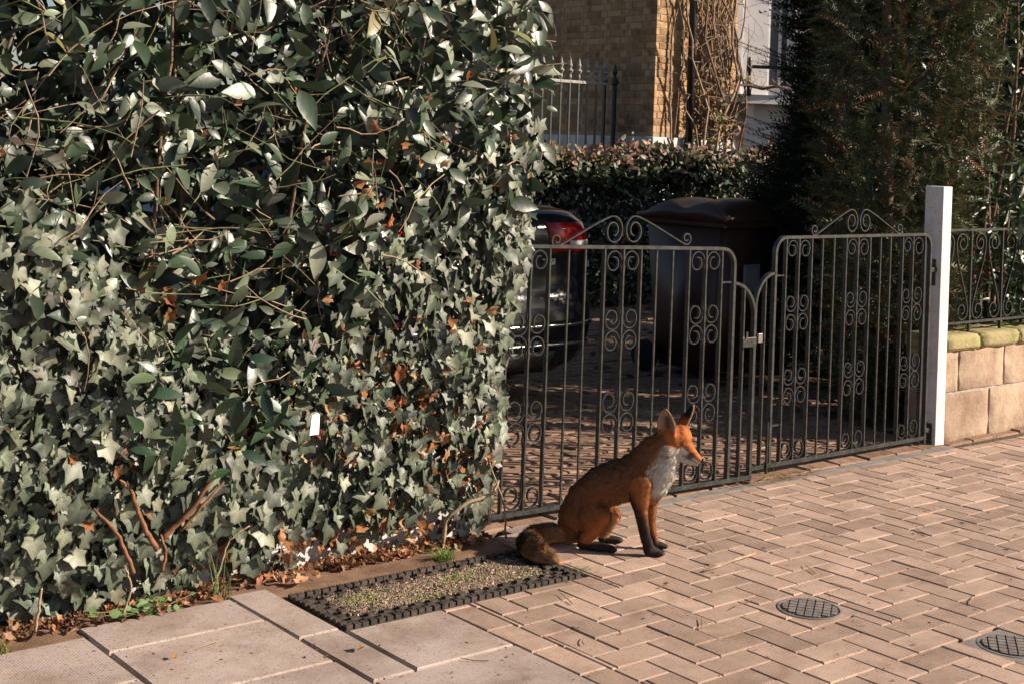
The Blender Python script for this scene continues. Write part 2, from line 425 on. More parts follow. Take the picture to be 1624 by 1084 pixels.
# ================================================================== THE SETTING
def sheet(name, x0, x1, y0, y1, z, m):
    o = put(name, mesh(name, [(x0, y0, z), (x1, y0, z), (x1, y1, z), (x0, y1, z)], [(0, 1, 2, 3)], m))
    return tag(o, kind='structure')
sheet('ground', -250, 250, -250, 250, -0.16, M['soil'])
sheet('road', -250, 250, -12, -2.79, -0.11, M['asphalt'])
MB().box(-60, 60, -2.80, -2.66, -0.2, 0.004, 0.008).build('kerb', M['concrete']); tag(bpy.data.objects['kerb'], kind='structure')

# ---- pavement: herringbone block pavers, border course and ribbed slabs on a bed
MB().box(-60, 60, -2.655, 0.36, -0.1, -0.012).build('pavement', M['joint'])
pavement = tag(bpy.data.objects['pavement'], kind='structure')

def paver_mesh(lx, ly, m, gap=0.0035, ch=0.0032, h=0.035, name='paver'):
    x, y = lx / 2 - gap / 2, ly / 2 - gap / 2
    V = [(sx * x, sy * y, -h) for sx, sy in ((-1, -1), (1, -1), (1, 1), (-1, 1))] + \
        [(sx * x, sy * y, -ch) for sx, sy in ((-1, -1), (1, -1), (1, 1), (-1, 1))] + \
        [(sx * (x - ch), sy * (y - ch), 0) for sx, sy in ((-1, -1), (1, -1), (1, 1), (-1, 1))]
    F = [(8, 9, 10, 11)] + [(4 + i, 4 + (i + 1) % 4, 8 + (i + 1) % 4, 8 + i) for i in range(4)] + \
        [(i, (i + 1) % 4, 4 + (i + 1) % 4, 4 + i) for i in range(4)]
    return mesh(name, V, F, m)

MAT_X0, MAT_X1, MAT_Y0, MAT_Y1 = -2.55, -1.63, -0.145, 0.225
COVERS = [(-1.258, -0.776, 0.088, False), (-1.02, -1.32, 0.085, True)]
def blocked(x0, x1, y0, y1):
    """clip cells against the doormat and the covers: returns the free rectangles"""
    rects = [(x0, x1, y0, y1)]
    holes = [(MAT_X0 - .01, MAT_X1 + .012, MAT_Y0 - .012, 0.5)] + [(cx - r - .022, cx + r + .022, cy - r - .022, cy + r + .022) for cx, cy, r, sq in COVERS]
    for hx0, hx1, hy0, hy1 in holes:
        new = []
        for a0, a1, b0, b1 in rects:
            if a1 <= hx0 or a0 >= hx1 or b1 <= hy0 or b0 >= hy1: new.append((a0, a1, b0, b1)); continue
            if a0 < hx0: new.append((a0, hx0, b0, b1))
            if a1 > hx1: new.append((hx1, a1, b0, b1))
            m0, m1 = max(a0, hx0), min(a1, hx1)
            if b0 < hy0: new.append((m0, m1, b0, hy0))
            if b1 > hy1: new.append((m0, m1, hy1, b1))
        rects = new
    return [r for r in rects if r[1] - r[0] > 0.015 and r[3] - r[2] > 0.015]

PX0, PX1, PY0, PY1 = -2.12, 6.0, -2.65, 0.36
cells = []
for a in range(-8, 32):
    for b in range(-30, 64):
        for kind in (0, 1):
            if kind == 0 and (a + b) % 4 == 0: r = (b * .1, b * .1 + .1, -(a + 2) * .1, -a * .1)
            elif kind == 1 and (a + b - 2) % 4 == 0: r = (b * .1, b * .1 + .2, -(a + 1) * .1, -a * .1)
            else: continue
            x0, x1, y0, y1 = max(r[0], PX0), min(r[1], PX1), max(r[2], PY0), min(r[3], PY1)
            if x1 - x0 < .012 or y1 - y0 < .012: continue
            cells += blocked(x0, x1, y0, y1)
for k in range(14):                                               # border course beside the slabs
    y1 = -0.18 - k * .2
    if y1 - .2 > -2.66: cells += blocked(-2.22, -2.12, y1 - .2, y1)
cells += blocked(-2.22, -2.12, -0.18, 0.36)
ctr = np.array([((c[0] + c[1]) / 2, (c[2] + c[3]) / 2, 0) for c in cells]); area = np.array([(c[1] - c[0]) * (c[3] - c[2]) for c in cells])
vis = in_view(ctr, 0.02)
dist = np.linalg.norm(ctr - CAMP, axis=1)
score = np.where(vis, area / dist ** 3, 0); keep = set(np.argsort(-score)[:300].tolist())
pcache = {}; restV = []; restF = []
for i, c in enumerate(cells):
    lx, ly = round(c[1] - c[0], 3), round(c[3] - c[2], 3)
    tilt = (random.gauss(0, .0045), random.gauss(0, .0045)); dz = random.gauss(0, .0007)
    if (lx, ly) not in pcache: pcache[(lx, ly)] = paver_mesh(lx, ly, M['paver'])
    me = pcache[(lx, ly)]
    if i in keep:
        o = put('paver', me, pavement, (ctr[i][0], ctr[i][1], dz)); o.rotation_euler = (tilt[0], tilt[1], random.gauss(0, .004))
    else:
        b = len(restV)
        restV += [(v.co.x + ctr[i][0], v.co.y + ctr[i][1], v.co.z + dz + v.co.x * tilt[1] - v.co.y * tilt[0]) for v in me.vertices]
        restF += [tuple(q + b for q in p.vertices) for p in me.polygons]
tag(put('far_pavers', mesh('far_pavers', restV, restF, M['paver']), pavement), kind='stuff')

def slab(x0, x1, y0, y1):
    for a0, a1, b0, b1 in blocked(x0, x1, y0, y1):
        lx, ly = a1 - a0, b1 - b0
        o = put('slab', paver_mesh(lx, ly, M['slab'], 0.010, 0.004, 0.04, 'slab'), pavement, ((a0 + a1) / 2, (b0 + b1) / 2, random.gauss(0.001, .001)))
        o.rotation_euler = (random.gauss(0, .003), random.gauss(0, .003), random.gauss(0, .002))
for xs, ys in (((-2.70, -2.22), (0.30, -0.135, -0.51, -1.11, -1.71, -2.31, -2.65)),
               ((-3.18, -2.70), (0.27, 0.045, -0.33, -0.93, -1.53, -2.13, -2.65)),
               ((-3.80, -3.18), (0.20, -0.17, -0.77, -1.37, -1.97, -2.65)),
               ((-4.40, -3.80), (0.20, -0.37, -0.97, -1.57, -2.17, -2.65)),
               ((-5.00, -4.40), (0.20, -0.17, -0.77, -1.37, -1.97, -2.65)),
               ((-5.60, -5.00), (0.20, -0.37, -0.97, -1.57, -2.17, -2.65))):
    for y1, y0 in zip(ys[:-1], ys[1:]): slab(xs[0], xs[1], y0, y1)

# edging strip in front of the gates, earth strip below the hedge
MB().box(-1.52, 1.30, 0.362, 0.425, -0.08, -0.001, 0.004).build('edging_strip', M['concrete']); tag(bpy.data.objects['edging_strip'], kind='structure')
def rough_sheet(name, x0, x1, y0, y1, z, m, amp=0.006, step=0.03):
    nx, ny = max(2, int((x1 - x0) / step)), max(2, int((y1 - y0) / step))
    V = [(x0 + (x1 - x0) * i / nx, y0 + (y1 - y0) * j / ny, z + RNG.normal() * amp) for j in range(ny + 1) for i in range(nx + 1)]
    F = [(j * (nx + 1) + i, j * (nx + 1) + i + 1, (j + 1) * (nx + 1) + i + 1, (j + 1) * (nx + 1) + i) for j in range(ny) for i in range(nx)]
    return tag(put(name, mesh(name, V, F, m, smooth=True)), kind='structure')
rough_sheet('earth_strip', -8.0, -1.60, 0.19, 0.50, -0.006, M['earth'], 0.0025)
rough_sheet('garden_bed', 1.30, 9.0, 0.62, 9.0, -0.02, M['soil'], 0.02, 0.12)

# ---- driveway: old bricks on a bed
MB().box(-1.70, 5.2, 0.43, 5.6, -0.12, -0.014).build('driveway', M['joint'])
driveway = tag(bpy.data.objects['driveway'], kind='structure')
dcells = []
for j in range(48):
    y0 = 0.428 + j * 0.107
    for i in range(-1, 32):
        x0 = -1.68 + i * 0.215 + (0.107 if j % 2 else 0)
        if x0 > 5.0: continue
        dcells.append((max(x0, -1.69), x0 + .215, y0, y0 + .107))
dc = np.array([((c[0] + c[1]) / 2, (c[2] + c[3]) / 2, 0) for c in dcells])
q = in_view(dc) & (dc[:, 0] > -1.6 - .0 * dc[:, 1])
near = set(np.argsort(np.where(q, np.linalg.norm(dc - CAMP, axis=1), 99))[:300].tolist())
restV = []; restF = []
for i, c in enumerate(dcells):
    lx, ly = round(c[1] - c[0], 3), round(c[3] - c[2], 3)
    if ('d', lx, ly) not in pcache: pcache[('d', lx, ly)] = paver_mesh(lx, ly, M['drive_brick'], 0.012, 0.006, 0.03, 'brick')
    me = pcache[('d', lx, ly)]; dz = random.gauss(-0.001, .003); tl = (random.gauss(0, .012), random.gauss(0, .012))
    if i in near:
        o = put('brick', me, driveway, (dc[i][0], dc[i][1], dz)); o.rotation_euler = (tl[0], tl[1], random.gauss(0, .01))
    else:
        b = len(restV); restV += [(v.co.x + dc[i][0], v.co.y + dc[i][1], v.co.z + dz + v.co.x * tl[1] - v.co.y * tl[0]) for v in me.vertices]
        restF += [tuple(z + b for z in p.vertices) for p in me.polygons]
tag(put('far_bricks', mesh('far_bricks', restV, restF, M['drive_brick']), driveway), kind='stuff')

# ---- round access covers let into the paving
for n, (cx, cy, r, square) in enumerate(COVERS):
    t = thing('access_cover', 'round cross-hatched metal cover framed by a square plate in the block paving' if square else
              'round cross-hatched metal cover set straight into mortar among the pavers', 'manhole cover', (cx, cy, -0.012), 0.0, 'access covers in the paving')
    if square: MB().box(-.105, .105, -.105, .105, 0.0, 0.0105, 0.002).build('square_plate', M['concrete'], t)
    else: MB().box(-.112, .112, -.112, .112, -.004, 0.0095, 0.002).build('mortar_bed', M['paver'], t)
    MB().lathe([(r + .012, 0), (r + .012, .012), (r + .004, .013), (r + .003, .007)], n=48).build('ring', M['cast_iron'], t)
    MB().lathe([(r, 0), (r, .0125)], n=48).build('cover_disc', M['cover_gap'], t)
    pitch = 0.026
    k = int(r / pitch) + 1
    tile = MB()
    for i in range(-k, k + 1):
        for j in range(-k, k + 1):
            x, y = (i + .0) * pitch, j * pitch
            if math.hypot(x, y) > r + .004: continue
            sq = []
            for qx, qy in ((x - .0108, y - .0108), (x + .0108, y - .0108), (x + .0108, y + .0108), (x - .0108, y + .0108)):
                h_ = math.hypot(qx, qy); f_ = min(1.0, (r - .003) / h_) if h_ > 0 else 1.0
                qx, qy = qx * f_, qy * f_; sq.append((qx * .82 - qy * .57, qx * .57 + qy * .82))
            tile.prism(sq, .012, .0155)
    tile.build('raised_tread', M['cast_iron'], t)

# ================================================================== STONE WALL WITH RAILING
wall = thing('stone_wall', 'low sandstone block wall with mossy coping beside the white post', 'wall', (1.345, 0.49, -0.03))
def stone_block(x0, x1, z0, z1, y0, y1, m, name, amp=0.0035, ch=0.004):
    bm = bmesh.new(); bmesh.ops.create_cube(bm, size=1.0)
    for v in bm.verts: v.co = Vector(((v.co.x + .5) * (x1 - x0) + x0, (v.co.y + .5) * (y1 - y0) + y0, (v.co.z + .5) * (z1 - z0) + z0))
    bmesh.ops.bevel(bm, geom=bm.edges[:], offset=ch, segments=1, affect='EDGES')
    bmesh.ops.subdivide_edges(bm, edges=bm.edges[:], cuts=4, use_grid_fill=True)
    rg = random.Random(int(x0 * 997 + z0 * 131))
    ph = [rg.uniform(0, 6) for _ in range(6)]
    for v in bm.verts:
        c = v.co
        v.co.y += amp * (math.sin(c.x * 31 + ph[0]) * math.sin(c.z * 37 + ph[1]) + .6 * math.sin(c.x * 71 + c.z * 53 + ph[2])) + rg.uniform(-.3, .3) * amp
        v.co.z += 0.35 * amp * math.sin(c.x * 23 + ph[3])
    me = bpy.data.meshes.new(name); bm.to_mesh(me); bm.free(); me.materials.append(m)
    me.polygons.foreach_set('use_smooth', np.ones(len(me.polygons), dtype=bool))
    return put(name, me, wall)
MB().box(0.008, 4.6, 0.0065, 0.20, 0.0, 0.49).build('mortar_core', M['mortar'], wall)
for z0, z1, xs in ((0.0, .262, (0.0, .42, .83, 1.28, 1.75, 2.2, 2.7, 3.2, 3.7, 4.2, 4.6)), (.272, .486, (0.0, .135, .55, 1.03, 1.5, 1.95, 2.45, 2.95, 3.45, 3.95, 4.6))):
    for a, b in zip(xs[:-1], xs[1:]): stone_block(a + .005, b - .005, z0, z1, 0.0, 0.21, M['stone'], 'stone')
for a, b in zip((-0.012, .30, .66, 1.05, 1.5, 2.0, 2.5, 3.0, 3.5, 4.0), (.30, .66, 1.05, 1.5, 2.0, 2.5, 3.0, 3.5, 4.0, 4.6)):
    stone_block(a + .003, b - .003, .478, .555, -0.025, 0.235, M['moss_stone'], 'coping_stone', 0.004, 0.016)

def spiral(cx, cz, r0, r1, a0, a1, n=30, flat=1.0):
    t = np.linspace(0, 1, n); a = np.radians(a0 + (a1 - a0) * t); r = r0 + (r1 - r0) * t ** 1.1
    return np.c_[cx + r * np.cos(a) * flat, cz + r * np.sin(a)]

rail = thing('wall_railing', 'black iron scrollwork railing standing on the stone wall', 'railing', (1.345, 0.55, 0.52))
MB().strip([(-0.012, .53), (4.5, .53)], .012, .016).build('top_rail', M['iron'], rail)
MB().strip([(-0.012, .055), (4.5, .055)], .012, .016).build('bottom_rail', M['iron'], rail)
rb = MB().strip([(0, -.008), (0, .525)], .009, .014).data('bar', M['iron'])
def c_pair():
    out = []
    for mir in (0, 1):
        p = np.r_[spiral(.085, .462, .016, .057, 520, 0), [(.138, .42)], np.linspace((.122, .37), (.040, .18), 7), spiral(.075, .115, .055, .014, 165, 165 + 470)]
        for _ in range(2): p[1:-1] = .25 * p[:-2] + .5 * p[1:-1] + .25 * p[2:]
        if mir: p = np.c_[.292 - p[:, 0], p[:, 1]]
        out.append(p)
    return out
pair = [MB().strip(p, .005, .012, y=(-.003 if i else .003)).data('scroll', M['iron']) for i, p in enumerate(c_pair())]
for i in range(15):
    x = 0.01 + i * 0.292
    put('bar', rb, rail, (x, 0, 0))
    if i < 14:
        for me in pair: put('scroll', me, rail, (x, 0, 0))

# ================================================================== WHITE POST
post = thing('gate_post', 'white painted square timber post between the gate and the stone wall', 'post', (1.264, 0.469, -0.02))
MB().box(0, .075, 0, .105, 0, 1.292, 0.004).build('shaft', M['white_paint'], post)
MB().box(-.006, 0, .03, .075, .80, .93, .001).build('hinge_plate', M['iron'], post)
MB().box(-.006, 0, .02, .08, .02, .12, .001).build('hinge_plate', M['iron'], post)
MB().tube([(-.012, .05, .84), (-.012, .05, .89)], .006, 8).build('hinge_pin', M['chrome'], post)

# ================================================================== GATES
SCR = {}
def gate_leaf(name, label, loc, rotz, sc, sgn, sag, stage_z):
    """local x runs from the meeting edge to the hinge"""
    g = thing(name, label, 'gate', loc, rotz, 'pair of driveway gates')
    X = lambda q: sgn * q * sc
    top = lambda q: 1.028 - sag * (1 - q / 1.35)
    Q = [0, .066, .13, .204, .295, .389, .476, .564, .651, .743, .839, .932, 1.014, 1.109, 1.197, 1.30]
    arc = lambda cx, cz, r, a0, a1: [(X(cx + r * math.cos(math.radians(a))), cz + r * math.sin(math.radians(a))) for a in np.linspace(a0, a1, 9)]
    path = [(X(.13), .02), (X(.13), .5)] + arc(.13 + .07, top(.13) - .07, .07, 180, 90) + [(X(.6), top(.6)), (X(1.2), top(1.2))] + arc(1.352 - .06, top(1.35) - .06, .06, 90, 0) + [(X(1.352), .5), (X(1.352), .0)]
    MB().strip(path, .013, .022).build('frame', M['iron'], g)
    MB().strip([(X(-.006), .028), (X(1.358), .028)], .018, .026).build('bottom_rail', M['iron'], g)
    sp = [(X(0), .0), (X(0), .5)] + [(X(.13 - .13 * math.cos(math.radians(a))), stage_z - .15 + .15 * math.sin(math.radians(a))) for a in np.linspace(0, 90, 10)]
    MB().strip(sp, .012, .022).build('meeting_stile', M['iron'], g)
    panels = [(3, 4, 5), (8, 9, 10), (13, 14, 15)]
    wide = {i for p in panels for i in p} | {1}
    for i, q in enumerate(Q):
        if i in (0, 2): continue
        zt = top(q) if q > .2 else stage_z - .15 + .15 * math.sqrt(max(0, 1 - ((.13 - q) / .13) ** 2))
        w, t = (.020, .0065) if i in wide else (.0085, .0065)
        MB().strip([(X(q), .03), (X(q), .5), (X(q), zt - .003)], t, w).build('bar', M['iron'], g)
    for a, b, c in panels:
        for lo_, hi_ in ((a, b), (b, c)):
            half = (Q[hi_] - Q[lo_]) / 2 * sc - .004
            mid = sgn * (Q[hi_] + Q[lo_]) / 2 * sc
            inner = sgn * Q[b] * sc
            s = 1 if inner > mid else -1                       # which side the middle bar is
            for zc, up in ((.0, 0), (.69 + .046, 1), (.69 - .046, 0), (.365 + .046, 1), (.365 - .046, 0), (.037 + half * 1.16, 1)):
                if zc == 0.0: zc = top((Q[hi_] + Q[lo_]) / 2) - .008 - half * 1.16
                key = (round(half, 4), s, up)
                if key not in SCR:
                    p = spiral(0, 0, half, half * .38, 25, 25 - 470 - 20, 26)
                    p[:, 1] *= 1.14
                    p = np.r_[[(half, .055)], p]
                    if not up: p[:, 1] *= -1
                    p[:, 0] *= s
                    SCR[key] = MB().strip(p, .0035, .013).data('scroll', M['iron'])
                put('scroll', SCR[key], g, (mid, 0, zc))
    qc = .743; zr = top(qc) + .006
    for s in (-1, 1):
        small = spiral(-.335, zr + .026, .026, .007, -90, -90 - 420, 22)[::-1]
        big = spiral(-.054, zr + .060, .060, .020, 122, 122 - 560, 34)
        big[:, 0] = -.054 + (big[:, 0] + .054) * .85
        p = np.r_[small, np.linspace((-.325, zr + .002), (-.12, zr + .098), 6), big]
        p[22:-2] = .25 * p[21:-3] + .5 * p[22:-2] + .25 * p[23:-1]
        p = np.c_[s * p[:, 0] * sc + X(qc), p[:, 1] ]
        MB().strip(p, .0045, .013).build('finial_scroll', M['iron'], g)
    # small cross ties and latch
    MB().strip([(X(.13), .40 + .46), (X(.204), .40 + .46)], .006, .010).build('tie', M['iron'], g)
    MB().strip([(X(.13), .20), (X(.204), .20)], .006, .010).build('tie', M['iron'], g)
    return g, X
gl, Xl = gate_leaf('garden_gate', 'black wrought iron gate leaf standing behind the fox beside the ivy', (-0.178, 0.420, 0.0), math.radians(-3.4), 1.0, -1, 0.03, 0.855)
MB().box(Xl(.066) - .02, Xl(.0) - .004, -.026, -.010, .585, .625, .002).build('latch', M['iron'], gl)
MB().tube([(Xl(.066), -.016, .60), (Xl(.066), -.03, .63), (Xl(.066), -.03, .65)], .005, 6).build('latch_knob', M['chrome'], gl)
gr, Xr = gate_leaf('garden_gate', 'black wrought iron gate leaf hinged on the white post', (-0.083, 0.500, 0.008), 0.0, .955, 1, 0.0, 0.872)
MB().box(Xr(0) + .006, Xr(0) + .034, -.024, -.010, .575, .615, .002).build('latch_plate', M['chrome'], gr)
MB().tube([(Xr(.1), -.016, -.02), (Xr(.1), -.016, .22), (Xr(.1) + .012, -.016, .235), (Xr(.1) + .014, -.016, .21)], .0055, 8).build('drop_bolt', M['iron'], gr)
MB().box(Xr(1.352), Xr(1.352) + .075, -.008, .008, .84, .862, .001).build('hinge_arm', M['iron'], gr)
MB().box(Xr(1.352), Xr(1.352) + .075, -.008, .008, .05, .072, .001).build('hinge_arm', M['iron'], gr)

# ================================================================== WHITE GARDEN WALL UNDER THE IVY
gw = thing('garden_wall', 'low white painted brick wall mostly hidden under ivy', 'wall', (-4.6, 0.47, -0.02))
MB().box(-3.0, 2.98, 0.0, 0.20, 0.0, 0.50, 0.004).build('wall_core', M['white_wall'], gw)
wb = MB().box(-.108, .108, -.008, .02, 0, .066, .004).data('brick', M['white_wall'])
for j in range(5):
    for i in range(20):
        put('brick', wb, gw, (-1.6 + i * .228 + (.114 if j % 2 else 0), 0.0, .004 + j * .076))

# ================================================================== DOORMAT
mat_t = thing('doormat', 'flat black rubber mat with knobbed border full of grit and moss', 'doormat', ((MAT_X0 + MAT_X1) / 2, (MAT_Y0 + MAT_Y1) / 2, -0.011), 0.0)
W2, H2 = (MAT_X1 - MAT_X0) / 2, (MAT_Y1 - MAT_Y0) / 2
MB().box(-W2, W2, -H2, H2, 0, .004).build('backing', M['rubber'], mat_t)
border = MB()
px = .0285; nx = int(2 * W2 / px); ny = int(2 * H2 / px)
for i in range(nx):
    for j in range(ny):
        e = min(i, nx - 1 - i, j, ny - 1 - j)
        if e > (3 if i < 6 else 2) or (e > 0 and (i + j) % 2): continue
        x = -W2 + (i + .5) * px + random.gauss(0, .0008); y = -H2 + (j + .5) * px + random.gauss(0, .0008)
        if e == 0: border.box(x - .0105, x + .0105, y - .0095, y + .0095, .003, .018 + random.gauss(0, .001))
        else: border.box(x - .0125, x + .0125, y - .0085, y + .0085, .003, .014 + random.gauss(0, .001))
border.build('knobbed_border', M['rubber'], mat_t)
n = 34000
V0 = np.array([(1, 0, -.3), (-.5, .85, -.3), (-.5, -.85, -.3), (.1, .1, .8)]); F0 = np.array([(0, 1, 3), (1, 2, 3), (2, 0, 3)])
inx, iny = W2 - px * 2.7, H2 - px * 2.7
gx = RNG.uniform(-inx, inx, n); gy = RNG.uniform(-iny, iny, n)
edge = np.minimum(inx - abs(gx), iny - abs(gy)); ok = edge > RNG.uniform(0, .03, n); gx, gy = gx[ok], gy[ok]; n = len(gx)
mossy = (np.sin(gx * 17) * np.sin(gy * 23 + 1) + RNG.normal(size=n) * .5) > .55
gc = palette(n, [(.28, .19, .13), (.20, .14, .10), (.40, .30, .22), (.12, .09, .07)], [4, 4, 1.2, 2], .15)
gc[mossy] = palette(int(mossy.sum()), [(.17, .18, .06), (.24, .20, .10)], [1, 1], .2)
a = RNG.uniform(0, 6.28, n)
tip = np.c_[np.cos(a), np.sin(a), RNG.normal(size=n) * .5]
V, F, C_ = scatter((V0, F0), np.c_[gx, gy, RNG.uniform(.004, .012, n)], frames(tip, np.tile([0., 0, 1], (n, 1)) + RNG.normal(size=(n, 3)) * .3), RNG.gamma(4, .00062, n) + .0010, gc)
tag(put('grit', mesh('grit', V, F, M['grit'], col=C_), mat_t), kind='stuff')

# ================================================================== FRONT HEDGE: LAUREL ABOVE, IVY BELOW
def interp(x, xs, ys): return np.interp(x, xs, ys)
def hedge_right(z): return interp(z, [0, .3, .56, 1.0, 1.25, 1.6, 2.0, 2.4], [-1.60, -1.575, -1.555, -1.47, -1.43, -1.36, -1.37, -1.45])
def ivy_top(x): return interp(x, [-4.6, -3.4, -3.1, -2.85, -2.5, -2.3, -2.0, -1.6, -1.4], [.9, 1.02, .92, .66, .58, .76, 1.12, 1.32, 1.36])
def front(x, z):
    return .375 - .05 * np.sin(np.clip(z, 0, 2.2) * 1.4) + .035 * np.sin(x * 5.1 + 1) * np.sin(z * 4.3) + .02 * np.sin(x * 11 + z * 9)

HB = (-2.9, 0.62, 0.0)
hedge = thing('laurel_hedge', 'tall clipped evergreen laurel hedge with glossy pale leaves and bare twigs', 'hedge', HB)
T_L = leaf_template(.24, 6, .28, .22, .0); T_L2 = leaf_template(.21, 6, .5, .35, .012)
def laurel(n, zlo, zhi, ylo, yhi, dens):
    x = RNG.uniform(-4.9, -1.33, n * 3); z = RNG.uniform(zlo, zhi, n * 3); u = RNG.uniform(0, 1, n * 3)
    ok = (x < hedge_right(z) - .02) & (z > ivy_top(x) - .18 + RNG.normal(size=n * 3) * .10) & (RNG.uniform(0, 1, n * 3) < dens(x, z))
    x, z, u = x[ok][:n], z[ok][:n], u[ok][:n]
    y = front(x, z) + ylo + (yhi - ylo) * u
    # round the end of the hedge off
    e = np.clip((x - (hedge_right(z) - .16)) / .16, 0, 1); y += .10 * e ** 2
    return np.c_[x, y, z]
def dens_front(x, z):
    d = interp(x, [-4.9, -3.4, -2.9, -2.3, -1.9, -1.4], [.30, .20, .24, .42, .85, 1.0])
    return np.clip(d + .55 * np.clip(1.15 - z, 0, .6) + .28 * np.sin(x * 6.5 + z * 3) * np.sin(z * 7 + x * 2), .12, 1)
pf = laurel(4300, .45, 2.9, 0.0, .34, dens_front)
pb = laurel(15000, .40, 2.95, .30, 1.35, lambda x, z: np.ones_like(x))
pos = np.r_[pf, pb]; n = len(pos)
nrm = np.c_[RNG.normal(size=n) * .55 + .15, -np.ones(n) * .75 + RNG.normal(size=n) * .45, RNG.normal(size=n) * .55 + .45]
tip = np.c_[RNG.normal(size=n) * .8, RNG.normal(size=n) * .35 - .35, RNG.normal(size=n) * .75 - .05]
size = np.clip(RNG.normal(.088, .024, n), .040, .14)
colr = palette(n, [(.022, .040, .020), (.038, .066, .034), (.085, .115, .070), (.19, .21, .15), (.17, .16, .06)], [5, 3.5, 2.2, 2.2, .3], .2)
fr = frames(tip, nrm)
facing = np.abs((fr[:, :, 2] * VIEW).sum(1))
depth = pos[:, 1] - front(pos[:, 0], pos[:, 2])
sc = np.where(in_view(pos, 0.0) & (depth < .16) & (facing > .45), size * facing, 0) - depth * .15
pick = np.argsort(-sc)[:300]
leaf_objects(hedge, HB, T_L, pos[pick], fr[pick], size[pick], colr[pick], M['leaf'])
rest = np.setdiff1d(np.arange(n), pick); half = len(rest) // 2
V, F, C_ = merge([scatter(T_L, pos[rest[:half]], fr[rest[:half]], size[rest[:half]], colr[rest[:half]]),
                  scatter(T_L2, pos[rest[half:]], fr[rest[half:]], size[rest[half:]], colr[rest[half:]])])
tag(put('foliage', mesh('foliage', V - np.array(HB), F, M['leaf'], col=C_, smooth=True), hedge), kind='stuff')

def wander(p, d, length, steps, wob, grav=0.0):
    pts = [np.array(p, float)]; d = np.array(d, float); d /= np.linalg.norm(d)
    for i in range(steps):
        d = d + RNG.normal(size=3) * wob + np.array([0, 0, grav]); d /= np.linalg.norm(d)
        pts.append(pts[-1] + d * length / steps)
    return np.array(pts)
for k in range(26):                                                # main stems, each a part
    x = RNG.uniform(-4.4, -1.55); b = np.array([x, RNG.uniform(.72, 1.0), 0.0])
    p = wander(b, (RNG.normal() * .15, RNG.normal() * .08, 1), 2.3, 14, .10, .06)
    p[:, 0] = np.minimum(p[:, 0], hedge_right(p[:, 2]) - .06)
    MB().tube(p - np.array(HB), np.linspace(.011, .003, len(p)), 6).build('stem', M['bark'], hedge, True)
tw = MB(); tg = MB()
for k in range(900):
    z = RNG.uniform(.55, 2.35); x = RNG.uniform(-4.2, -1.42)
    if x > hedge_right(z) - .05 or z < ivy_top(x) - .05: continue
    y = front(x, z) + RNG.uniform(.0, .35)
    p = wander((x, y, z), (RNG.normal() * .8, RNG.normal() * .3 - .1, RNG.normal() * .6 + .25), RNG.uniform(.10, .38), 5, .16)
    p[:, 0] = np.minimum(p[:, 0], hedge_right(p[:, 2]))
    p[:, 1] = np.maximum(p[:, 1], front(p[:, 0], p[:, 2]) - .05)
    r = RNG.uniform(.0012, .0032); (tw if RNG.uniform() < .6 else tg).tube(p - np.array(HB), np.linspace(r, r * .5, 6), 4, False)
tag(tw.build('twigs', M['pale_bark'], hedge), kind='stuff'); tag(tg.build('green_twigs', M['green_twig'], hedge), kind='stuff')

# ---- ivy
IB = (-2.7, 0.42, 0.0)
ivy = thing('ivy_plant', 'dense grey-green ivy climbing over the low white wall', 'ivy', IB)
T_I = [ivy_template(.30, s) for s in (1, 2, 3)]
n0 = 21000
x = RNG.uniform(-4.9, -1.40, n0); z = RNG.uniform(.02, 1.5, n0)
ok = (x < hedge_right(z) + .0) & (z < ivy_top(x) + .05 + RNG.normal(size=n0) * .10)
# bare spots where the white wall shows at the foot
for cx, cz, rx, rz in ((-1.90, .06, .17, .10), (-2.69, .08, .06, .12), (-2.32, .05, .11, .07), (-2.13, .04, .10, .05)):
    ok &= ~((((x - cx) / rx) ** 2 + ((z - cz) / rz) ** 2) < RNG.uniform(.5, 1.2, n0))
x, z = x[ok][:8600], z[ok][:8600]; n = len(x)
u = RNG.uniform(0, 1, n) ** 1.5
y = front(x, z) + .0 + .20 * u + .03 * np.clip(.3 - z, 0, .3)
e = np.clip((x - (hedge_right(z) - .10)) / .10, 0, 1); y += .08 * e ** 2
pos = np.c_[x, y, z]
nrm = np.c_[RNG.normal(size=n) * .45 + .15, -np.ones(n) + RNG.normal(size=n) * .25, RNG.normal(size=n) * .45 + .35]
tip = np.c_[RNG.normal(size=n) * .55, RNG.normal(size=n) * .15 - .15, -np.ones(n) + RNG.normal(size=n) * .4]
size = np.clip(RNG.normal(.049, .013, n), .022, .085)
colr = palette(n, [(.045, .058, .038), (.084, .098, .064), (.135, .146, .102), (.20, .20, .145)], [4.2, 4.5, 2.3, .5], .2)
fr = frames(tip, nrm)
sc = np.where(in_view(pos, 0.0), size, 0) - u * .06
pick = np.argsort(-sc)[:300]
leaf_objects(ivy, IB, T_I[0], pos[pick], fr[pick], size[pick], colr[pick], M['ivy'])
rest = np.setdiff1d(np.arange(n), pick); chunks = np.array_split(RNG.permutation(rest), 3)
V, F, C_ = merge([scatter(T_I[i], pos[c], fr[c], size[c], colr[c]) for i, c in enumerate(chunks)])
tag(put('ivy_foliage', mesh('ivy_foliage', V - np.array(IB), F, M['ivy'], col=C_, smooth=False), ivy), kind='stuff')
def ivy_stem(pts, r, m, name='stem'):
    p = np.array(pts, float)
    t = np.linspace(0, 1, len(p)); tt = np.linspace(0, 1, 14)
    q = np.c_[[np.interp(tt, t, p[:, i]) for i in range(3)]].T
    q[1:-1] += RNG.normal(size=(12, 3)) * .0016
    MB().tube(q - np.array(IB), np.linspace(r, r * .6, 14), 7).build(name, m, ivy, True)
Yf = .30
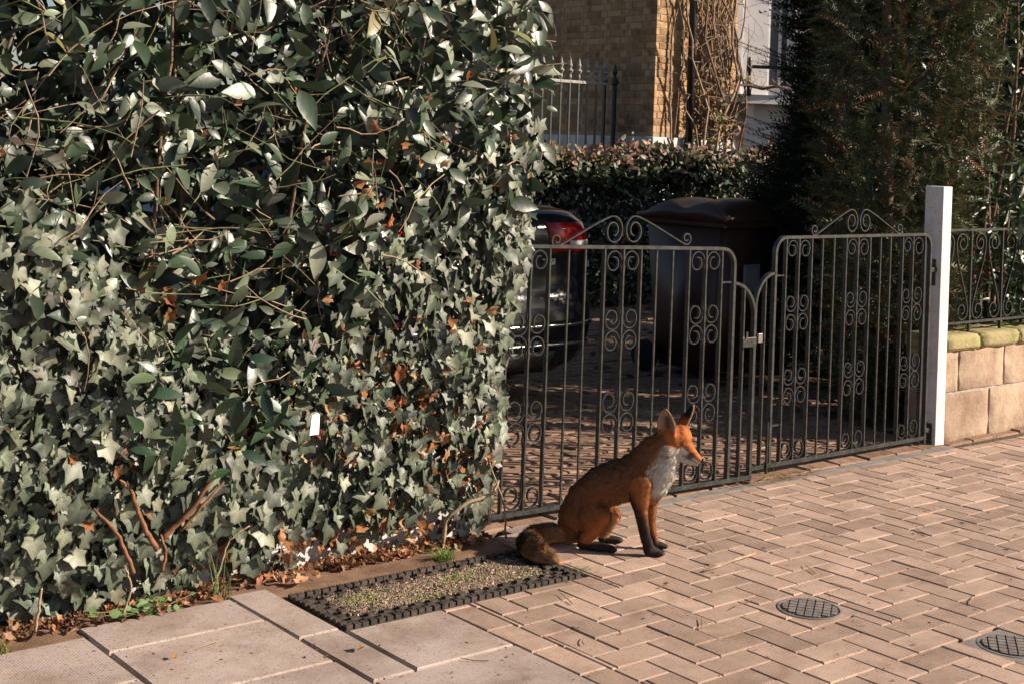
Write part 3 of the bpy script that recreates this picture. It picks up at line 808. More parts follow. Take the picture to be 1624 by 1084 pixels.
for pts, r in (([(-2.93, Yf, .18), (-2.98, Yf - .01, .26), (-3.01, Yf + .02, .36)], .009), ([(-2.90, Yf + .03, .20), (-2.83, Yf, .27), (-2.76, Yf - .02, .38)], .010),
               ([(-3.00, Yf, .12), (-3.05, Yf, .24), (-3.12, Yf + .02, .32)], .007), ([(-2.85, Yf + .01, .22), (-2.79, Yf - .02, .30), (-2.72, Yf, .35)], .006),
               ([(-2.91, Yf, .11), (-2.91, Yf - .02, .17), (-2.92, Yf, .22)], .006)):
    ivy_stem(pts, r, M['red_bark'], 'cut_stem')
for pts, r in (([(-1.86, .33, .02), (-1.87, .30, .12), (-1.80, .27, .17), (-1.70, .26, .19), (-1.67, .27, .23)], .008), ([(-1.60, .30, .01), (-1.64, .27, .14), (-1.72, .26, .30)], .004),
               ([(-1.72, .29, .06), (-1.70, .27, .10), (-1.72, .26, .14)], .005), ([(-3.30, .26, .02), (-3.29, .25, .14)], .005), ([(-2.70, .36, .03), (-2.68, .33, .16), (-2.62, .31, .20)], .004), ([(-3.05, .25, .02), (-3.03, .24, .10), (-3.05, .25, .16)], .004)):
    ivy_stem(pts, r, M['pale_bark'], 'bare_stem')
# dead leaves caught in the ivy and the hedge
T_D = [dead_template(s) for s in (4, 5, 6)]
spots = [(-2.08, .62, .14, .10, 70), (-1.98, .50, .12, .10, 50), (-2.35, .48, .10, .08, 45), (-2.62, .55, .06, .05, 14), (-3.02, .45, .1, .06, 26), (-1.80, .36, .10, .06, 36), (-1.75, .24, .10, .06, 36),
         (-2.25, .10, .14, .05, 46), (-2.62, .08, .12, .05, 36), (-3.2, .35, .15, .15, 14), (-2.9, .9, .25, .08, 10), (-2.1, 1.25, .2, .15, 16), (-1.75, .85, .08, .2, 22), (-1.55, 1.15, .05, .2, 22), (-2.4, 1.4, .4, .4, 10), (-3.0, 1.4, .4, .4, 6), (-1.95, .06, .25, .03, 50)]
dp = []
for cx, cz, sx, sz, k in spots: dp.append(np.c_[RNG.normal(cx, sx, k), np.zeros(k), np.abs(RNG.normal(cz, sz, k))])
dp = np.concatenate(dp); dp = dp[(dp[:, 0] < hedge_right(dp[:, 2]) - .03) & (dp[:, 2] > .015)]
dp[:, 1] = front(dp[:, 0], dp[:, 2]) + RNG.uniform(-.01, .09, len(dp)); n = len(dp)
fr = frames(RNG.normal(size=(n, 3)), np.c_[RNG.normal(size=n) * .5, -np.ones(n) + RNG.normal(size=n) * .4, RNG.normal(size=n) * .5])
sz = np.clip(RNG.normal(.037, .010, n), .018, .06); dcol = palette(n, [(.30, .13, .055), (.40, .22, .12), (.48, .30, .18), (.20, .09, .04)], [4, 3, 2, 2], .15)
ch = np.array_split(RNG.permutation(n), 3)
V, F, C_ = merge([scatter(T_D[i], dp[c], fr[c], sz[c], dcol[c]) for i, c in enumerate(ch)])
tag(put('dead_leaves', mesh('dead_leaves', V - np.array(IB), F, M['dead'], col=C_), ivy), kind='stuff')

# fallen leaves lying along the foot of the wall
k = 420
x = RNG.uniform(-3.6, -1.62, k); y = .40 - np.abs(RNG.normal(size=k)) * .045 - .05 * (x < -2.75); zz = RNG.uniform(.004, .018, k)
n = k; fr = frames(np.c_[RNG.normal(size=(n, 2)), RNG.normal(size=n) * .2], np.c_[RNG.normal(size=(n, 2)) * .4, np.ones(n)])
V, F, C_ = merge([scatter(T_D[0], np.c_[x, y, zz], fr, np.clip(RNG.normal(.030, .010, n), .012, .05), palette(n, [(.30, .14, .07), (.40, .24, .14), (.16, .08, .045)], [3, 3, 3], .2))])
tag(put('leaf_litter', mesh('leaf_litter', V, F, M['dead'], col=C_)), 'drift of brown fallen leaves along the foot of the ivy wall', 'leaves', kind='stuff')

# white paper tag caught in the leaves
o = put('paper_tag', mesh('paper_tag', [(-.016, 0, -.036), (.015, -.004, -.034), (.021, .004, .026), (.010, .0, .034), (-.008, .003, .026), (-.016, .003, -.036), (.015, -.001, -.034), (.021, .007, .026), (.010, .003, .034), (-.008, .006, .026)],
        [(0, 1, 2, 3, 4), (9, 8, 7, 6, 5), (0, 5, 6, 1), (1, 6, 7, 2), (2, 7, 8, 3), (3, 8, 9, 4), (4, 9, 5, 0)], M['tag']), None, (-2.43, .262, .505))
tag(o, 'small blank white paper tag caught among the hedge leaves', 'paper tag')

# strong dark laurel shoots hanging out over the ivy
shoot = thing('laurel_shoot', 'big dark green laurel leaves on shoots hanging out over the ivy', 'branch', (-2.72, .30, .60))
SO = np.array([-2.72, .30, .60]); lp = []; ld = []; lnn = []
for cx, cz, k in ((-3.00, .68, 4), (-2.86, .56, 6), (-2.74, .63, 6), (-2.60, .60, 6), (-2.53, .50, 5), (-2.70, .47, 6), (-2.45, .62, 4), (-2.90, .74, 4), (-2.66, .72, 4), (-2.98, .50, 3)):
    hub = np.array([cx, float(front(np.array(cx), np.array(cz))) - .035, cz])
    b0 = hub + np.array([RNG.normal() * .05, .14, RNG.uniform(-.05, .08)])
    MB().tube(np.array([b0, (b0 + hub) / 2 + np.array([0, 0, .02]), hub]) - SO, [.004, .0032, .0024], 5).build('twig', M['green_twig'], shoot, True)
    for i in range(k):
        a = 6.28 * i / k + RNG.normal() * .3
        lp.append(hub + RNG.normal(size=3) * np.array([.03, .02, .03])); ld.append((math.cos(a) + RNG.normal() * .3, -.35 + RNG.normal() * .4, math.sin(a) * .8 + .1)); lnn.append((RNG.normal() * .7 - .2, -.8 + RNG.normal() * .4, .6 + RNG.normal() * .5))
k = len(lp)
leaf_objects(shoot, SO, leaf_template(.19, 7, .22, .25), np.array(lp), frames(np.array(ld), np.array(lnn)), np.clip(RNG.normal(.095, .020, k), .05, .13), palette(k, [(.018, .044, .020), (.028, .062, .028), (.07, .10, .05), (.16, .17, .08)], [5, 4, 1.5, .4], .15), M['leaf'])

# ---- grass tufts and weeds at the foot
def tuft(name, label, loc, n, h, spread, cols):
    t = thing(name, label, 'grass', loc)
    mb = MB(); V = []; F = []
    for i in range(n):
        a = RNG.uniform(0, 6.28); l = h * RNG.uniform(.5, 1.1); lean = spread * RNG.uniform(.3, 1.2); w = .0022
        base = np.array([RNG.normal() * .018, RNG.normal() * .010, -.004]); d = np.array([math.cos(a), math.sin(a), 0]); s = np.array([-d[1], d[0], 0]) * w
        b = len(V)
        for tt in (0, .35, .7, 1):
            c = base + d * lean * tt ** 1.6 + np.array([0, 0, l * (tt - .35 * tt * tt * lean / h)])
            V += [c - s * (1 - tt * .9), c + s * (1 - tt * .9)]
        for q in range(3): F += [(b + 2 * q, b + 2 * q + 1, b + 2 * q + 3), (b + 2 * q, b + 2 * q + 3, b + 2 * q + 2)]
    me = mesh('blades', np.array(V), np.array(F), M['grass'], col=palette(len(V), cols, [1] * len(cols), .1))
    tag(put('blades', me, t), kind='stuff'); return t
tuft('grass_tuft', 'bushy tuft of green grass growing behind the doormat', (-1.91, .25, 0), 90, .055, .075, [(.14, .22, .05), (.20, .28, .07)])
tuft('grass_tuft', 'thin tuft of long grass at the joint between two slabs', (-2.72, .30, 0), 22, .16, .11, [(.10, .15, .05), (.17, .2, .08)])
tuft('grass_tuft', 'clump of bright moss and grass below the ivy by the slab edge', (-3.42, .21, 0), 70, .05, .05, [(.22, .26, .06), (.16, .22, .05)])
tuft('grass_tuft', 'small weed growing at the corner of the doormat', (-1.60, -.10, 0), 26, .022, .03, [(.15, .2, .07), (.2, .24, .1)])
wd = thing('weed', 'low round-leaved green weed on the slab edge below the ivy', 'weed', (-2.96, .27, 0))
k = 34; p = np.c_[RNG.normal(0, .07, k), RNG.normal(0, .018, k), RNG.uniform(.006, .045, k)]
V, F, C_ = scatter(leaf_template(.42, 5, .1, .1), p, frames(np.c_[RNG.normal(size=(k, 2)), RNG.normal(size=k) * .3], np.c_[RNG.normal(size=(k, 2)) * .4 + np.array([0, -.5]), np.ones(k)]), RNG.uniform(.02, .045, k), palette(k, [(.09, .16, .05), (.13, .2, .07)], [1, 1], .12))
put('leaves', mesh('leaves', V, F, M['ivy'], col=C_, smooth=True), wd)
mb = MB()
for q in p: mb.tube([(0, 0, -.004), (q[0] * .5, q[1] * .5, q[2] * .6), tuple(q)], .0012, 4)
mb.build('stalks', M['green_twig'], wd)

# ================================================================== INNER HEDGE, YEW, SHRUB
ih = thing('box_hedge', 'dark clipped leafy hedge running across in front of the brick house', 'hedge', (5.0, 5.85, 0))
n = 42000; x = RNG.uniform(1.9, 9.2, n)
face = RNG.uniform(0, 1, n)
y = np.where(face < .55, 5.42 + np.abs(RNG.normal(size=n)) * .16 + .62 * (face < .15), RNG.uniform(5.4, 6.3, n)); z = np.where(face < .55, RNG.uniform(.0, 1.34, n), 1.31 - np.abs(RNG.normal(size=n)) * .10)
z += .05 * np.sin(x * 3.1) + .03 * np.sin(x * 9); z = np.abs(z) + .01
pos = np.c_[x, y, z]
fr = frames(np.c_[RNG.normal(size=(n, 2)) * .7, RNG.normal(size=n) * .7 + .1], np.c_[RNG.normal(size=n) * .6, -np.ones(n) * .6 + RNG.normal(size=n) * .5, RNG.normal(size=n) * .5 + .5])
col_ = palette(n, [(.055, .080, .042), (.075, .095, .05), (.13, .095, .06), (.042, .062, .035)], [4, 3, 1.2, 3], .2)
young = (z > 1.22) & (RNG.uniform(0, 1, n) < .45); col_[young] = palette(int(young.sum()), [(.17, .085, .055), (.22, .13, .08), (.12, .10, .05)], [2, 1, 2], .2)
pos[young, 2] += np.abs(RNG.normal(size=int(young.sum()))) * .05
V, F, C_ = scatter(leaf_template(.26, 3, .25, .2), pos, fr, np.clip(RNG.normal(.078, .02, n), .04, .12), col_)
tag(put('foliage', mesh('foliage', V - np.array([5.0, 5.85, 0]), F, M['dull_leaf'], col=C_), ih), kind='stuff')
for k in range(16):
    p = wander((RNG.uniform(2.2, 8.9), RNG.uniform(5.7, 6.0), -.02), (RNG.normal() * .2, RNG.normal() * .1, 1), 1.3, 8, .12, .05)
    MB().tube(p - np.array([5.0, 5.85, 0]), np.linspace(.02, .006, len(p)), 6).build('stem', M['bark'], ih, True)

def needle_spray(k=9, ln=.17):
    V = []; F = []
    rg = random.Random(3)
    V += [(0, .003, 0), (0, -.003, 0), (1, 0, -.10)]; F += [(0, 1, 2)]
    for i in range(k):
        t = (i + .8) / (k + .6); c = np.array([t, 0, -.10 * t * t])
        for s in (-1, 1):
            b = len(V); tipv = c + np.array([.10, s * ln * (1 - .4 * t) , .02 + rg.uniform(-.03, .03)])
            V += [tuple(c + np.array([-.030, 0, 0])), tuple(c + np.array([.034, 0, 0])), tuple(tipv)]; F += [(b, b + 1, b + 2)]
    return np.array(V), np.array(F)
T_Y = needle_spray()
YB = (2.72, 1.95, -0.03)
yew = thing('yew_tree', 'tall dark yew tree with needle sprays behind the gate', 'tree', YB)
def crown_pts(n, cx, cy, rad, zlo, zhi):
    z = RNG.uniform(zlo, zhi, n); a = RNG.uniform(0, 6.28, n)
    R = rad(z, a); rr = R * (1 - .38 * RNG.uniform(0, 1, n) ** 1.3)
    return np.c_[cx + rr * np.cos(a), cy + rr * np.sin(a), z], np.c_[np.cos(a), np.sin(a), np.zeros(n)]
def yew_rad(z, a):
    base = interp(z, [0, .5, 1.0, 1.6, 2.3, 2.8, 3.4, 4.1, 4.6], [.72, .84, .74, .52, .46, .85, .95, .6, .15])
    return base * (1 + .13 * np.sin(a * 5 + z * 3) + .09 * np.sin(a * 11 - z * 6))
n = 27000
pos, outd = crown_pts(n, YB[0] + .12, YB[1] + .02, yew_rad, .05, 4.6)
tip = outd * .9 + RNG.normal(size=(n, 3)) * .4 + np.array([0, 0, .22]); nr = np.tile([0., 0, 1.], (n, 1)) * .8 + outd * .4 + RNG.normal(size=(n, 3)) * .3
col_ = palette(n, [(.030, .052, .026), (.045, .068, .030), (.022, .04, .022), (.10, .06, .03)], [4, 3, 3, .25], .2)
V, F, C_ = scatter(T_Y, pos, frames(tip, nr), np.clip(RNG.normal(.20, .05, n), .09, .34), col_)
# long branches reaching out to the house side
xs = []
for k in range(58):
    z = RNG.uniform(.95, 2.6); a = math.radians(RNG.normal(150, 20)); R = float(yew_rad(np.array([z]), np.array([a]))[0])
    p0 = np.array([YB[0] + .12 + R * .75 * math.cos(a), YB[1] + R * .75 * math.sin(a), z]); d = np.array([math.cos(a), math.sin(a), .35])
    for s in np.linspace(0, RNG.uniform(.15, .62), 11):
        for side in (-1, 1):
            b = np.cross(d, [0, 0, 1]) * side
            xs.append((p0 + d * s, d + b * .6, .10 + .08 * (1 - s)))
p2 = np.array([q[0] for q in xs]); t2 = np.array([q[1] for q in xs]); s2 = np.array([q[2] for q in xs])
V2, F2, C2 = scatter(T_Y, p2, frames(t2, np.tile([0., 0, 1.], (len(p2), 1))), s2, palette(len(p2), [(.030, .052, .026), (.04, .06, .028)], [1, 1], .15))
# ivy and brown bits in the sunny side
V, F, C_ = merge([(V, F, C_), (V2, F2, C2)])
cr = tag(put('crown', mesh('crown', V - np.array(YB), F, M['needle'], col=C_), yew), kind='stuff')
MB().tube([(0, 0, 0), (.03, .02, 1.2), (.0, .05, 2.6), (.05, .0, 4.3)], [.11, .085, .06, .012], 10).build('trunk', M['bark'], yew, True)
for k in range(34):
    z = RNG.uniform(.25, 3.8); a = RNG.uniform(0, 6.28); R = float(yew_rad(np.array([z]), np.array([a]))[0])
    p = wander((.02, .02, z - .1), (math.cos(a), math.sin(a), .35), R * .92, 7, .09)
    MB().tube(p, np.linspace(.022, .005, len(p)), 5).build('limb', M['bark'], yew, True)
n = 420; a = RNG.uniform(-2.6, -.2, n); z = RNG.uniform(.2, 3.0, n); R = yew_rad(z, a) * RNG.uniform(.85, 1.0, n)
bp = np.c_[YB[0] + .12 + R * np.cos(a), YB[1] + R * np.sin(a), z]
V, F, C_ = scatter(T_D[1], bp, frames(RNG.normal(size=(n, 3)), RNG.normal(size=(n, 3))), np.clip(RNG.normal(.045, .014, n), .02, .08), palette(n, [(.30, .15, .07), (.20, .10, .05), (.13, .12, .06)], [3, 2, 2], .2))
tag(put('caught_leaves', mesh('caught_leaves', V - np.array(YB), F, M['dead'], col=C_), yew), kind='stuff')

SB = (2.52, 0.97, -0.03)
sh = thing('evergreen_shrub', 'loose evergreen shrub with narrow willowy leaves behind the wall railing', 'shrub', SB)
def sh_rad(z, a): return interp(z, [0, .5, 1.2, 1.9, 2.4, 3.0, 3.6], [.25, .40, .52, .56, .7, .8, .3]) * (1 + .2 * np.sin(a * 4 + z * 4))
n = 6800; pos, outd = crown_pts(n, SB[0] - .05, SB[1], sh_rad, .1, 3.4)
keep_ = RNG.uniform(0, 1, n) < (.62 + .38 * np.sin(pos[:, 0] * 7 + pos[:, 2] * 5)); pos, outd = pos[keep_], outd[keep_]; n = len(pos)
tip = outd * .7 + RNG.normal(size=(n, 3)) * .55 + np.array([0, 0, -.05]); nr = RNG.normal(size=(n, 3)) * .5 + np.array([0, -.4, .8])
col_ = palette(n, [(.05, .085, .036), (.035, .06, .028), (.11, .14, .075), (.19, .20, .13)], [4, 3, 2, 1.2], .2)
V, F, C_ = scatter(leaf_template(.12, 4, .3, .3), pos, frames(tip, nr), np.clip(RNG.normal(.115, .025, n), .06, .17), col_)
tag(put('crown', mesh('crown', V - np.array(SB), F, M['leaf'], col=C_, smooth=True), sh), kind='stuff')
for k in range(9):
    p = wander((RNG.normal() * .06, .08 + RNG.normal() * .05, 0), (RNG.normal() * .10, .05 + RNG.normal() * .08, 1), 2.9, 12, .05, .06)
    MB().tube(p, np.linspace(.020, .005, len(p)), 6).build('stem', M['bark'], sh, True)
SB2 = (4.75, 1.35, -0.03)
sh2 = thing('evergreen_shrub', 'dense evergreen shrub growing farther along behind the stone wall', 'shrub', SB2)
n = 5200; pos, outd = crown_pts(n, SB2[0], SB2[1], lambda z, a: interp(z, [0, .5, 1.2, 2.2, 2.9], [.5, .8, .85, .6, .2]) * (1 + .2 * np.sin(a * 5 + z * 3)), .05, 2.6)
V, F, C_ = scatter(leaf_template(.14, 4, .3, .3), pos, frames(outd * .7 + RNG.normal(size=(n, 3)) * .55, RNG.normal(size=(n, 3)) * .5 + np.array([0, -.4, .8])), np.clip(RNG.normal(.11, .025, n), .06, .17), palette(n, [(.07, .10, .04), (.05, .08, .035), (.10, .13, .06)], [4, 4, 2], .2))
tag(put('crown', mesh('crown', V - np.array(SB2), F, M['leaf'], col=C_, smooth=True), sh2), kind='stuff')
for k in range(7):
    p = wander((RNG.normal() * .08, RNG.normal() * .08, 0), (RNG.normal() * .25, RNG.normal() * .25, 1), 2.2, 10, .09, .04)
    MB().tube(p, np.linspace(.026, .006, len(p)), 6).build('stem', M['bark'], sh2, True)

# an unseen evergreen added in the garden behind, to shade the hedge and the drive
def leafy_tree(name, label, B_, rad, zlo, zhi, n, leaf, cols, th, lim=14):
    t = thing(name, label, 'tree', B_)
    p, od = crown_pts(n, B_[0], B_[1], rad, zlo, zhi)
    V, F, C_ = scatter(leaf, p, frames(od * .6 + RNG.normal(size=(n, 3)) * .6, RNG.normal(size=(n, 3)) * .5 + np.array([0, -.3, .8])), np.clip(RNG.normal(.13, .03, n), .07, .2), palette(n, cols, [1] * len(cols), .2))
    tag(put('crown', mesh('crown', V - np.array(B_), F, M['dull_leaf'], col=C_), t), kind='stuff')
    MB().tube([(0, 0, -.05), (.05, .03, th * .4), (-.03, .0, th * .8), (0, .04, th)], [.11, .09, .05, .015], 9).build('trunk', M['bark'], t, True)
    for k in range(lim):
        q = wander((0, 0, RNG.uniform(.4, th * .85)), (RNG.normal(), RNG.normal(), .7), .9, 7, .12, .03)
        MB().tube(q, np.linspace(.025, .006, 8), 5).build('limb', M['bark'], t, True)
    return t
leafy_tree('shade_tree', 'unseen evergreen tree added behind the yew to shade the hedge', (6.5, 2.3, -.02), lambda z, a: interp(z, [.2, 1.0, 1.8, 2.6, 3.2], [.8, 1.3, 1.45, 1.25, .3]) * (1 + .18 * np.sin(a * 5 + z * 3)), .2, 3.2, 12000, leaf_template(.3, 3, .3, .25), [(.045, .065, .03), (.06, .08, .038), (.035, .05, .028)], 2.7)

YB3 = (1.64, 0.99, -0.03)
bush = thing('yew_bush', 'sunlit brown-tinged yew bush rising directly behind the white post', 'bush', YB3)
def bush_rad(z, a): return interp(z, [0, .5, 1.2, 1.8, 2.3, 2.9, 3.5], [.20, .28, .34, .42, .42, .62, .2]) * (1 + .13 * np.sin(a * 4 + z * 4) + .1 * np.sin(a * 9 - z * 7))
n = 9000; pos, outd = crown_pts(n, YB3[0], YB3[1], bush_rad, .02, 3.5)
V, F, C_ = scatter(T_Y, pos, frames(outd * .8 + RNG.normal(size=(n, 3)) * .5 + np.array([0, 0, .2]), np.tile([0., 0, 1.], (n, 1)) * .7 + outd * .5 + RNG.normal(size=(n, 3)) * .3), np.clip(RNG.normal(.15, .04, n), .07, .26), palette(n, [(.080, .095, .045), (.12, .12, .058), (.055, .068, .034), (.20, .115, .06)], [4, 3, 3, 1.6], .2))
tag(put('crown', mesh('crown', V - np.array(YB3), F, M['needle'], col=C_), bush), kind='stuff')
MB().tube([(0, .1, -.02), (.03, .1, 1.2), (-.02, .12, 2.4), (0, .1, 3.2)], [.045, .035, .022, .008], 8).build('trunk', M['bark'], bush, True)
for k in range(20):
    a = RNG.uniform(0, 6.28); q = wander((0, 0, RNG.uniform(.2, 2.9)), (math.cos(a), math.sin(a), .5), .33, 5, .12)
    MB().tube(q, np.linspace(.012, .004, 6), 5).build('limb', M['bark'], bush, True)

# ================================================================== BRICK HOUSE
HO = (5.85, 7.10, -0.05)
house = thing('brick_house', 'yellow stock brick house with white plinth and white bay window', 'house', HO)
hx = lambda x: x - HO[0]
hy = lambda y: y - HO[1]
MB().box(hx(5.855), hx(16.5), hy(7.105), hy(14), .9, 6.5).build('wall', M['house_mortar'], house)
MB().box(hx(5.80), hx(16.55), hy(7.05), hy(14.05), 0.0, 1.60, .01).build('plinth', M['white_wall'], house)
MB().add([(hx(5.5), hy(6.75), 6.5), (hx(16.9), hy(6.75), 6.5), (hx(16.9), hy(14.4), 6.5), (hx(5.5), hy(14.4), 6.5), (hx(7.5), hy(10.5), 9.2), (hx(15), hy(10.5), 9.2)],
         [(0, 1, 5, 4), (1, 2, 5), (2, 3, 4, 5), (3, 0, 4), (3, 2, 1, 0)]).build('roof', M['roof'], house)
blist = []
CH = 0.075
for j in range(64):
    z = 1.602 + j * CH
    if z > 6.35: break
    x = 5.85 - (0.0 if j % 2 else .06); k = j % 2
    while x < 16.4:
        L = .215 if k % 2 else .1025
        x0 = max(x, 5.85)
        if x0 + .02 < x + L and not (7.12 < x0 < 9.6 and True): blist.append(('f', x0, x + L, z))
        x += L + .010; k += 1
    y = 7.10 + (.1025 + .01 if j % 2 else .215 + .01 - .06); k = j % 2 + 1
    blist.append(('s', 7.10, y - .01, z))
    while y < 13.9:
        L = .215 if k % 2 else .1025
        blist.append(('s', y, y + L, z)); y += L + .010; k += 1
bc = np.array([((b[1] + b[2]) / 2, 7.1, b[3]) if b[0] == 'f' else (5.85, (b[1] + b[2]) / 2, b[3]) for b in blist])
blen = np.array([b[2] - b[1] for b in blist])
seen = in_view(bc, -0.005) & np.where(np.array([b[0] == 'f' for b in blist]), bc[:, 0] < 7.2, (bc[:, 1] < 9.2))
sc = np.where(seen, blen * np.where(np.array([b[0] == 'f' for b in blist]), 1.4, 1.0) / np.linalg.norm(bc - CAMP, axis=1) ** 2, 0)
keep = set(np.argsort(-sc)[:300].tolist()); bcache = {}; rv = []; rf = []
for i, b in enumerate(blist):
    if i not in keep and (b[3] > 4.6): continue
    L = round(b[2] - b[1], 3); key = (b[0], L)
    if key not in bcache:
        if b[0] == 'f': bcache[key] = MB().box(-L / 2, L / 2, 0, .018, 0, .065, .004).data('brick', M['house_brick'])
        else: bcache[key] = MB().box(0, .018, -L / 2, L / 2, 0, .065, .004).data('brick', M['house_brick'])
    dq = random.gauss(0, .0018)
    c = (bc[i][0] - HO[0], bc[i][1] - HO[1] + dq, b[3] - HO[2]) if b[0] == 'f' else (bc[i][0] - HO[0] + dq, bc[i][1] - HO[1], b[3] - HO[2])
    if b[0] == 'f' and b[1] < 5.852: c = (c[0] - .001, c[1], c[2])
    if i in keep: put('brick', bcache[key], house, c)
    else:
        o0 = len(rv)
        x0, x1, y0, y1 = (c[0] - L / 2, c[0] + L / 2, c[1], c[1] + .018) if b[0] == 'f' else (c[0], c[0] + .018, c[1] - L / 2, c[1] + L / 2)
        rv += [(x, y, z) for z in (c[2], c[2] + .065) for y in (y0, y1) for x in (x0, x1)]
        rf += [tuple(q + o0 for q in f) for f in ((0, 2, 3, 1), (4, 5, 7, 6), (0, 1, 5, 4), (2, 6, 7, 3), (0, 4, 6, 2), (1, 3, 7, 5))]
tag(put('far_bricks', mesh('far_bricks', rv, rf, M['house_brick']), house), kind='stuff')

# canted bay
A = np.array([7.10, 7.12]); B = np.array([8.35, 6.40]); C2_ = np.array([9.65, 6.40]); D = np.array([10.9, 7.12])
def loc2(p): return (p[0] - HO[0], p[1] - HO[1])
def offs(d):   # the bay's plan pushed outward by d
    return [loc2(A + np.array([-d * 1.3, 0])), loc2(B + np.array([-d * .42, -d])), loc2(C2_ + np.array([d * .42, -d])), loc2(D + np.array([d * 1.3, 0]))]
bay = MB().prism(offs(0.0), 0.0, 2.02).build('bay_base', M['bay_white'], house)
MB().prism(offs(.06), 0.0, .95).build('bay_plinth', M['bay_white'], house)
MB().prism(offs(.27), 2.02, 2.12).build('bay_sill', M['bay_white'], house)
MB().prism(offs(-.16), 2.12, 5.6).build('bay_back', M['bay_white'], house)
MB().prism(offs(.18), 5.6, 5.8).build('bay_cornice', M['bay_white'], house)
def along(p, q, s): return p + (q - p) / np.linalg.norm(q - p) * s
def pier(p, q, s0, s1, inset, depth, name, m, z0=2.12, z1=5.6):
    t = (q - p) / np.linalg.norm(q - p); nrm = np.array([t[1], -t[0]])
    a = p + t * s0 + nrm * -inset; b = p + t * s1 + nrm * -inset
    return MB().prism([loc2(a), loc2(b), loc2(b - nrm * depth), loc2(a - nrm * depth)], z0, z1).build(name, m, house)
pier(A, B, 0.0, .10, 0.0, .16, 'pilaster', M['bay_white']); pier(A, B, .10, .42, .025, .13, 'pilaster', M['bay_white'])
pier(A, B, .42, .45, .05, .10, 'sash_frame', M['bay_white']); pier(A, B, .45, .56, .085, .05, 'window_pane', M['pane'], 2.25, 5.3); pier(A, B, .56, .59, .06, .09, 'sash_frame', M['bay_white'])
pier(A, B, .59, .66, .085, .05, 'window_pane', M['pane'], 2.25, 5.3); pier(A, B, .45, .66, .07, .07, 'window_board', M['bay_white'], 2.12, 2.25)
pier(A, B, .66, .72, .03, .12, 'sash_frame', M['bay_white']); pier(A, B, .72, 1.443, 0.0, .16, 'pilaster', M['bay_white'])
pier(B, C2_, 0.004, .3, 0.0, .16, 'pilaster', M['bay_white']); pier(B, C2_, 1.4, 1.7, 0.0, .16, 'pilaster', M['bay_white'])
pier(B, C2_, .3, .36, .05, .10, 'sash_frame', M['bay_white']); pier(B, C2_, 1.34, 1.4, .05, .10, 'sash_frame', M['bay_white']); pier(B, C2_, .82, .88, .05, .10, 'sash_frame', M['bay_white'])
pier(B, C2_, .36, .82, .08, .05, 'window_pane', M['pane']); pier(B, C2_, .88, 1.34, .08, .05, 'window_pane', M['pane'])
for s in (.12, .95):                                               # corbels under the sill
    t = (B - A) / np.linalg.norm(B - A); nrm = np.array([t[1], -t[0]]); c = A + t * s
    MB().prism([loc2(c + nrm * .14), loc2(c + t * .10 + nrm * .14), loc2(c + t * .10 - nrm * .01), loc2(c - nrm * .01)], 1.80, 2.02).prism(
        [loc2(c + t * .02 + nrm * .07), loc2(c + t * .08 + nrm * .07), loc2(c + t * .08 - nrm * .01), loc2(c + t * .02 - nrm * .01)], 1.55, 1.80).build('corbel', M['bay_white'], house)
# iron guard on the sill
gp = [(6.98, 7.0), (7.16, 6.75), (7.80, 6.06), (8.6, 6.04), (9.8, 6.04)]
gz = 2.11
for x, y in ((7.10, 6.87), (7.75, 6.50), (8.5, 6.18), (9.6, 6.17)):
    MB().lathe([(.030, gz - .005), (.030, gz + .05), (.018, gz + .06), (.026, gz + .10), (.016, gz + .16), (.020, gz + .24), (.034, gz + .30), (.034, gz + .33), (.022, gz + .37), (.026, gz + .40), (.006, gz + .43)], (hx(x), hy(y), 0), n=10).build('guard_post', M['pipe'], house, True)
MB().tube([(hx(7.10), hy(6.87), gz + .32), (hx(7.75), hy(6.50), gz + .32), (hx(8.5), hy(6.18), gz + .32), (hx(9.6), hy(6.17), gz + .32)], .020, 8).build('guard_rail', M['pipe'], house, True)
# drainpipe
dpipe = MB().tube([(hx(6.30), hy(7.00), .3), (hx(6.30), hy(7.00), 6.4)], .042, 14).build('drainpipe', M['pipe'], house, True)
# white window surround of the next bay, seen through the shrub
MB().box(hx(11.2), hx(12.55), hy(6.98), hy(7.10), 1.6, 6.4, .01).build('window_surround', M['bay_white'], house)
MB().box(hx(11.45), hx(12.3), hy(6.95), hy(6.985), 2.2, 4.6, .005).build('window_pane', M['pane'], house)
for x in (11.42, 11.86, 12.28): MB().box(hx(x), hx(x + .05), hy(6.925), hy(6.975), 2.15, 4.65, .004).build('sash_frame', M['bay_white'], house)

# ---- bare wisteria on the wall
WB = (6.75, 6.98, 0.0)
vine = thing('climbing_vine', 'bare tangled climber stems growing up the brick wall by the drainpipe', 'vine', WB)
for k in range(44):
    x0 = RNG.normal(6.72, .12); z0 = 0.0 if k < 12 else RNG.uniform(1.3, 2.4)
    p = [np.array([x0, 6.97 + RNG.uniform(-.06, .05), z0])]; d = np.array([RNG.normal() * .12, 0, 1.])
    ln = RNG.uniform(1.2, 2.4) if k >= 12 else 3.6; st = 18
    for i in range(st):
        d = d + np.array([RNG.normal() * .30 + (6.74 - p[-1][0]) * .2, RNG.normal() * .08, .10]); d /= np.linalg.norm(d)
        q = p[-1] + d * ln / st; q[1] = min(max(q[1], 6.86), 7.065); q[0] = min(max(q[0], 6.05), 7.06); p.append(q)
    r = RNG.uniform(.006, .014) if k >= 12 else RNG.uniform(.012, .022)
    MB().tube(np.array(p) - np.array(WB), np.linspace(r, r * .5, len(p)), 6).build('stem', M['pale_bark'] if k % 2 else M['bark'], vine, True)
tw = MB()
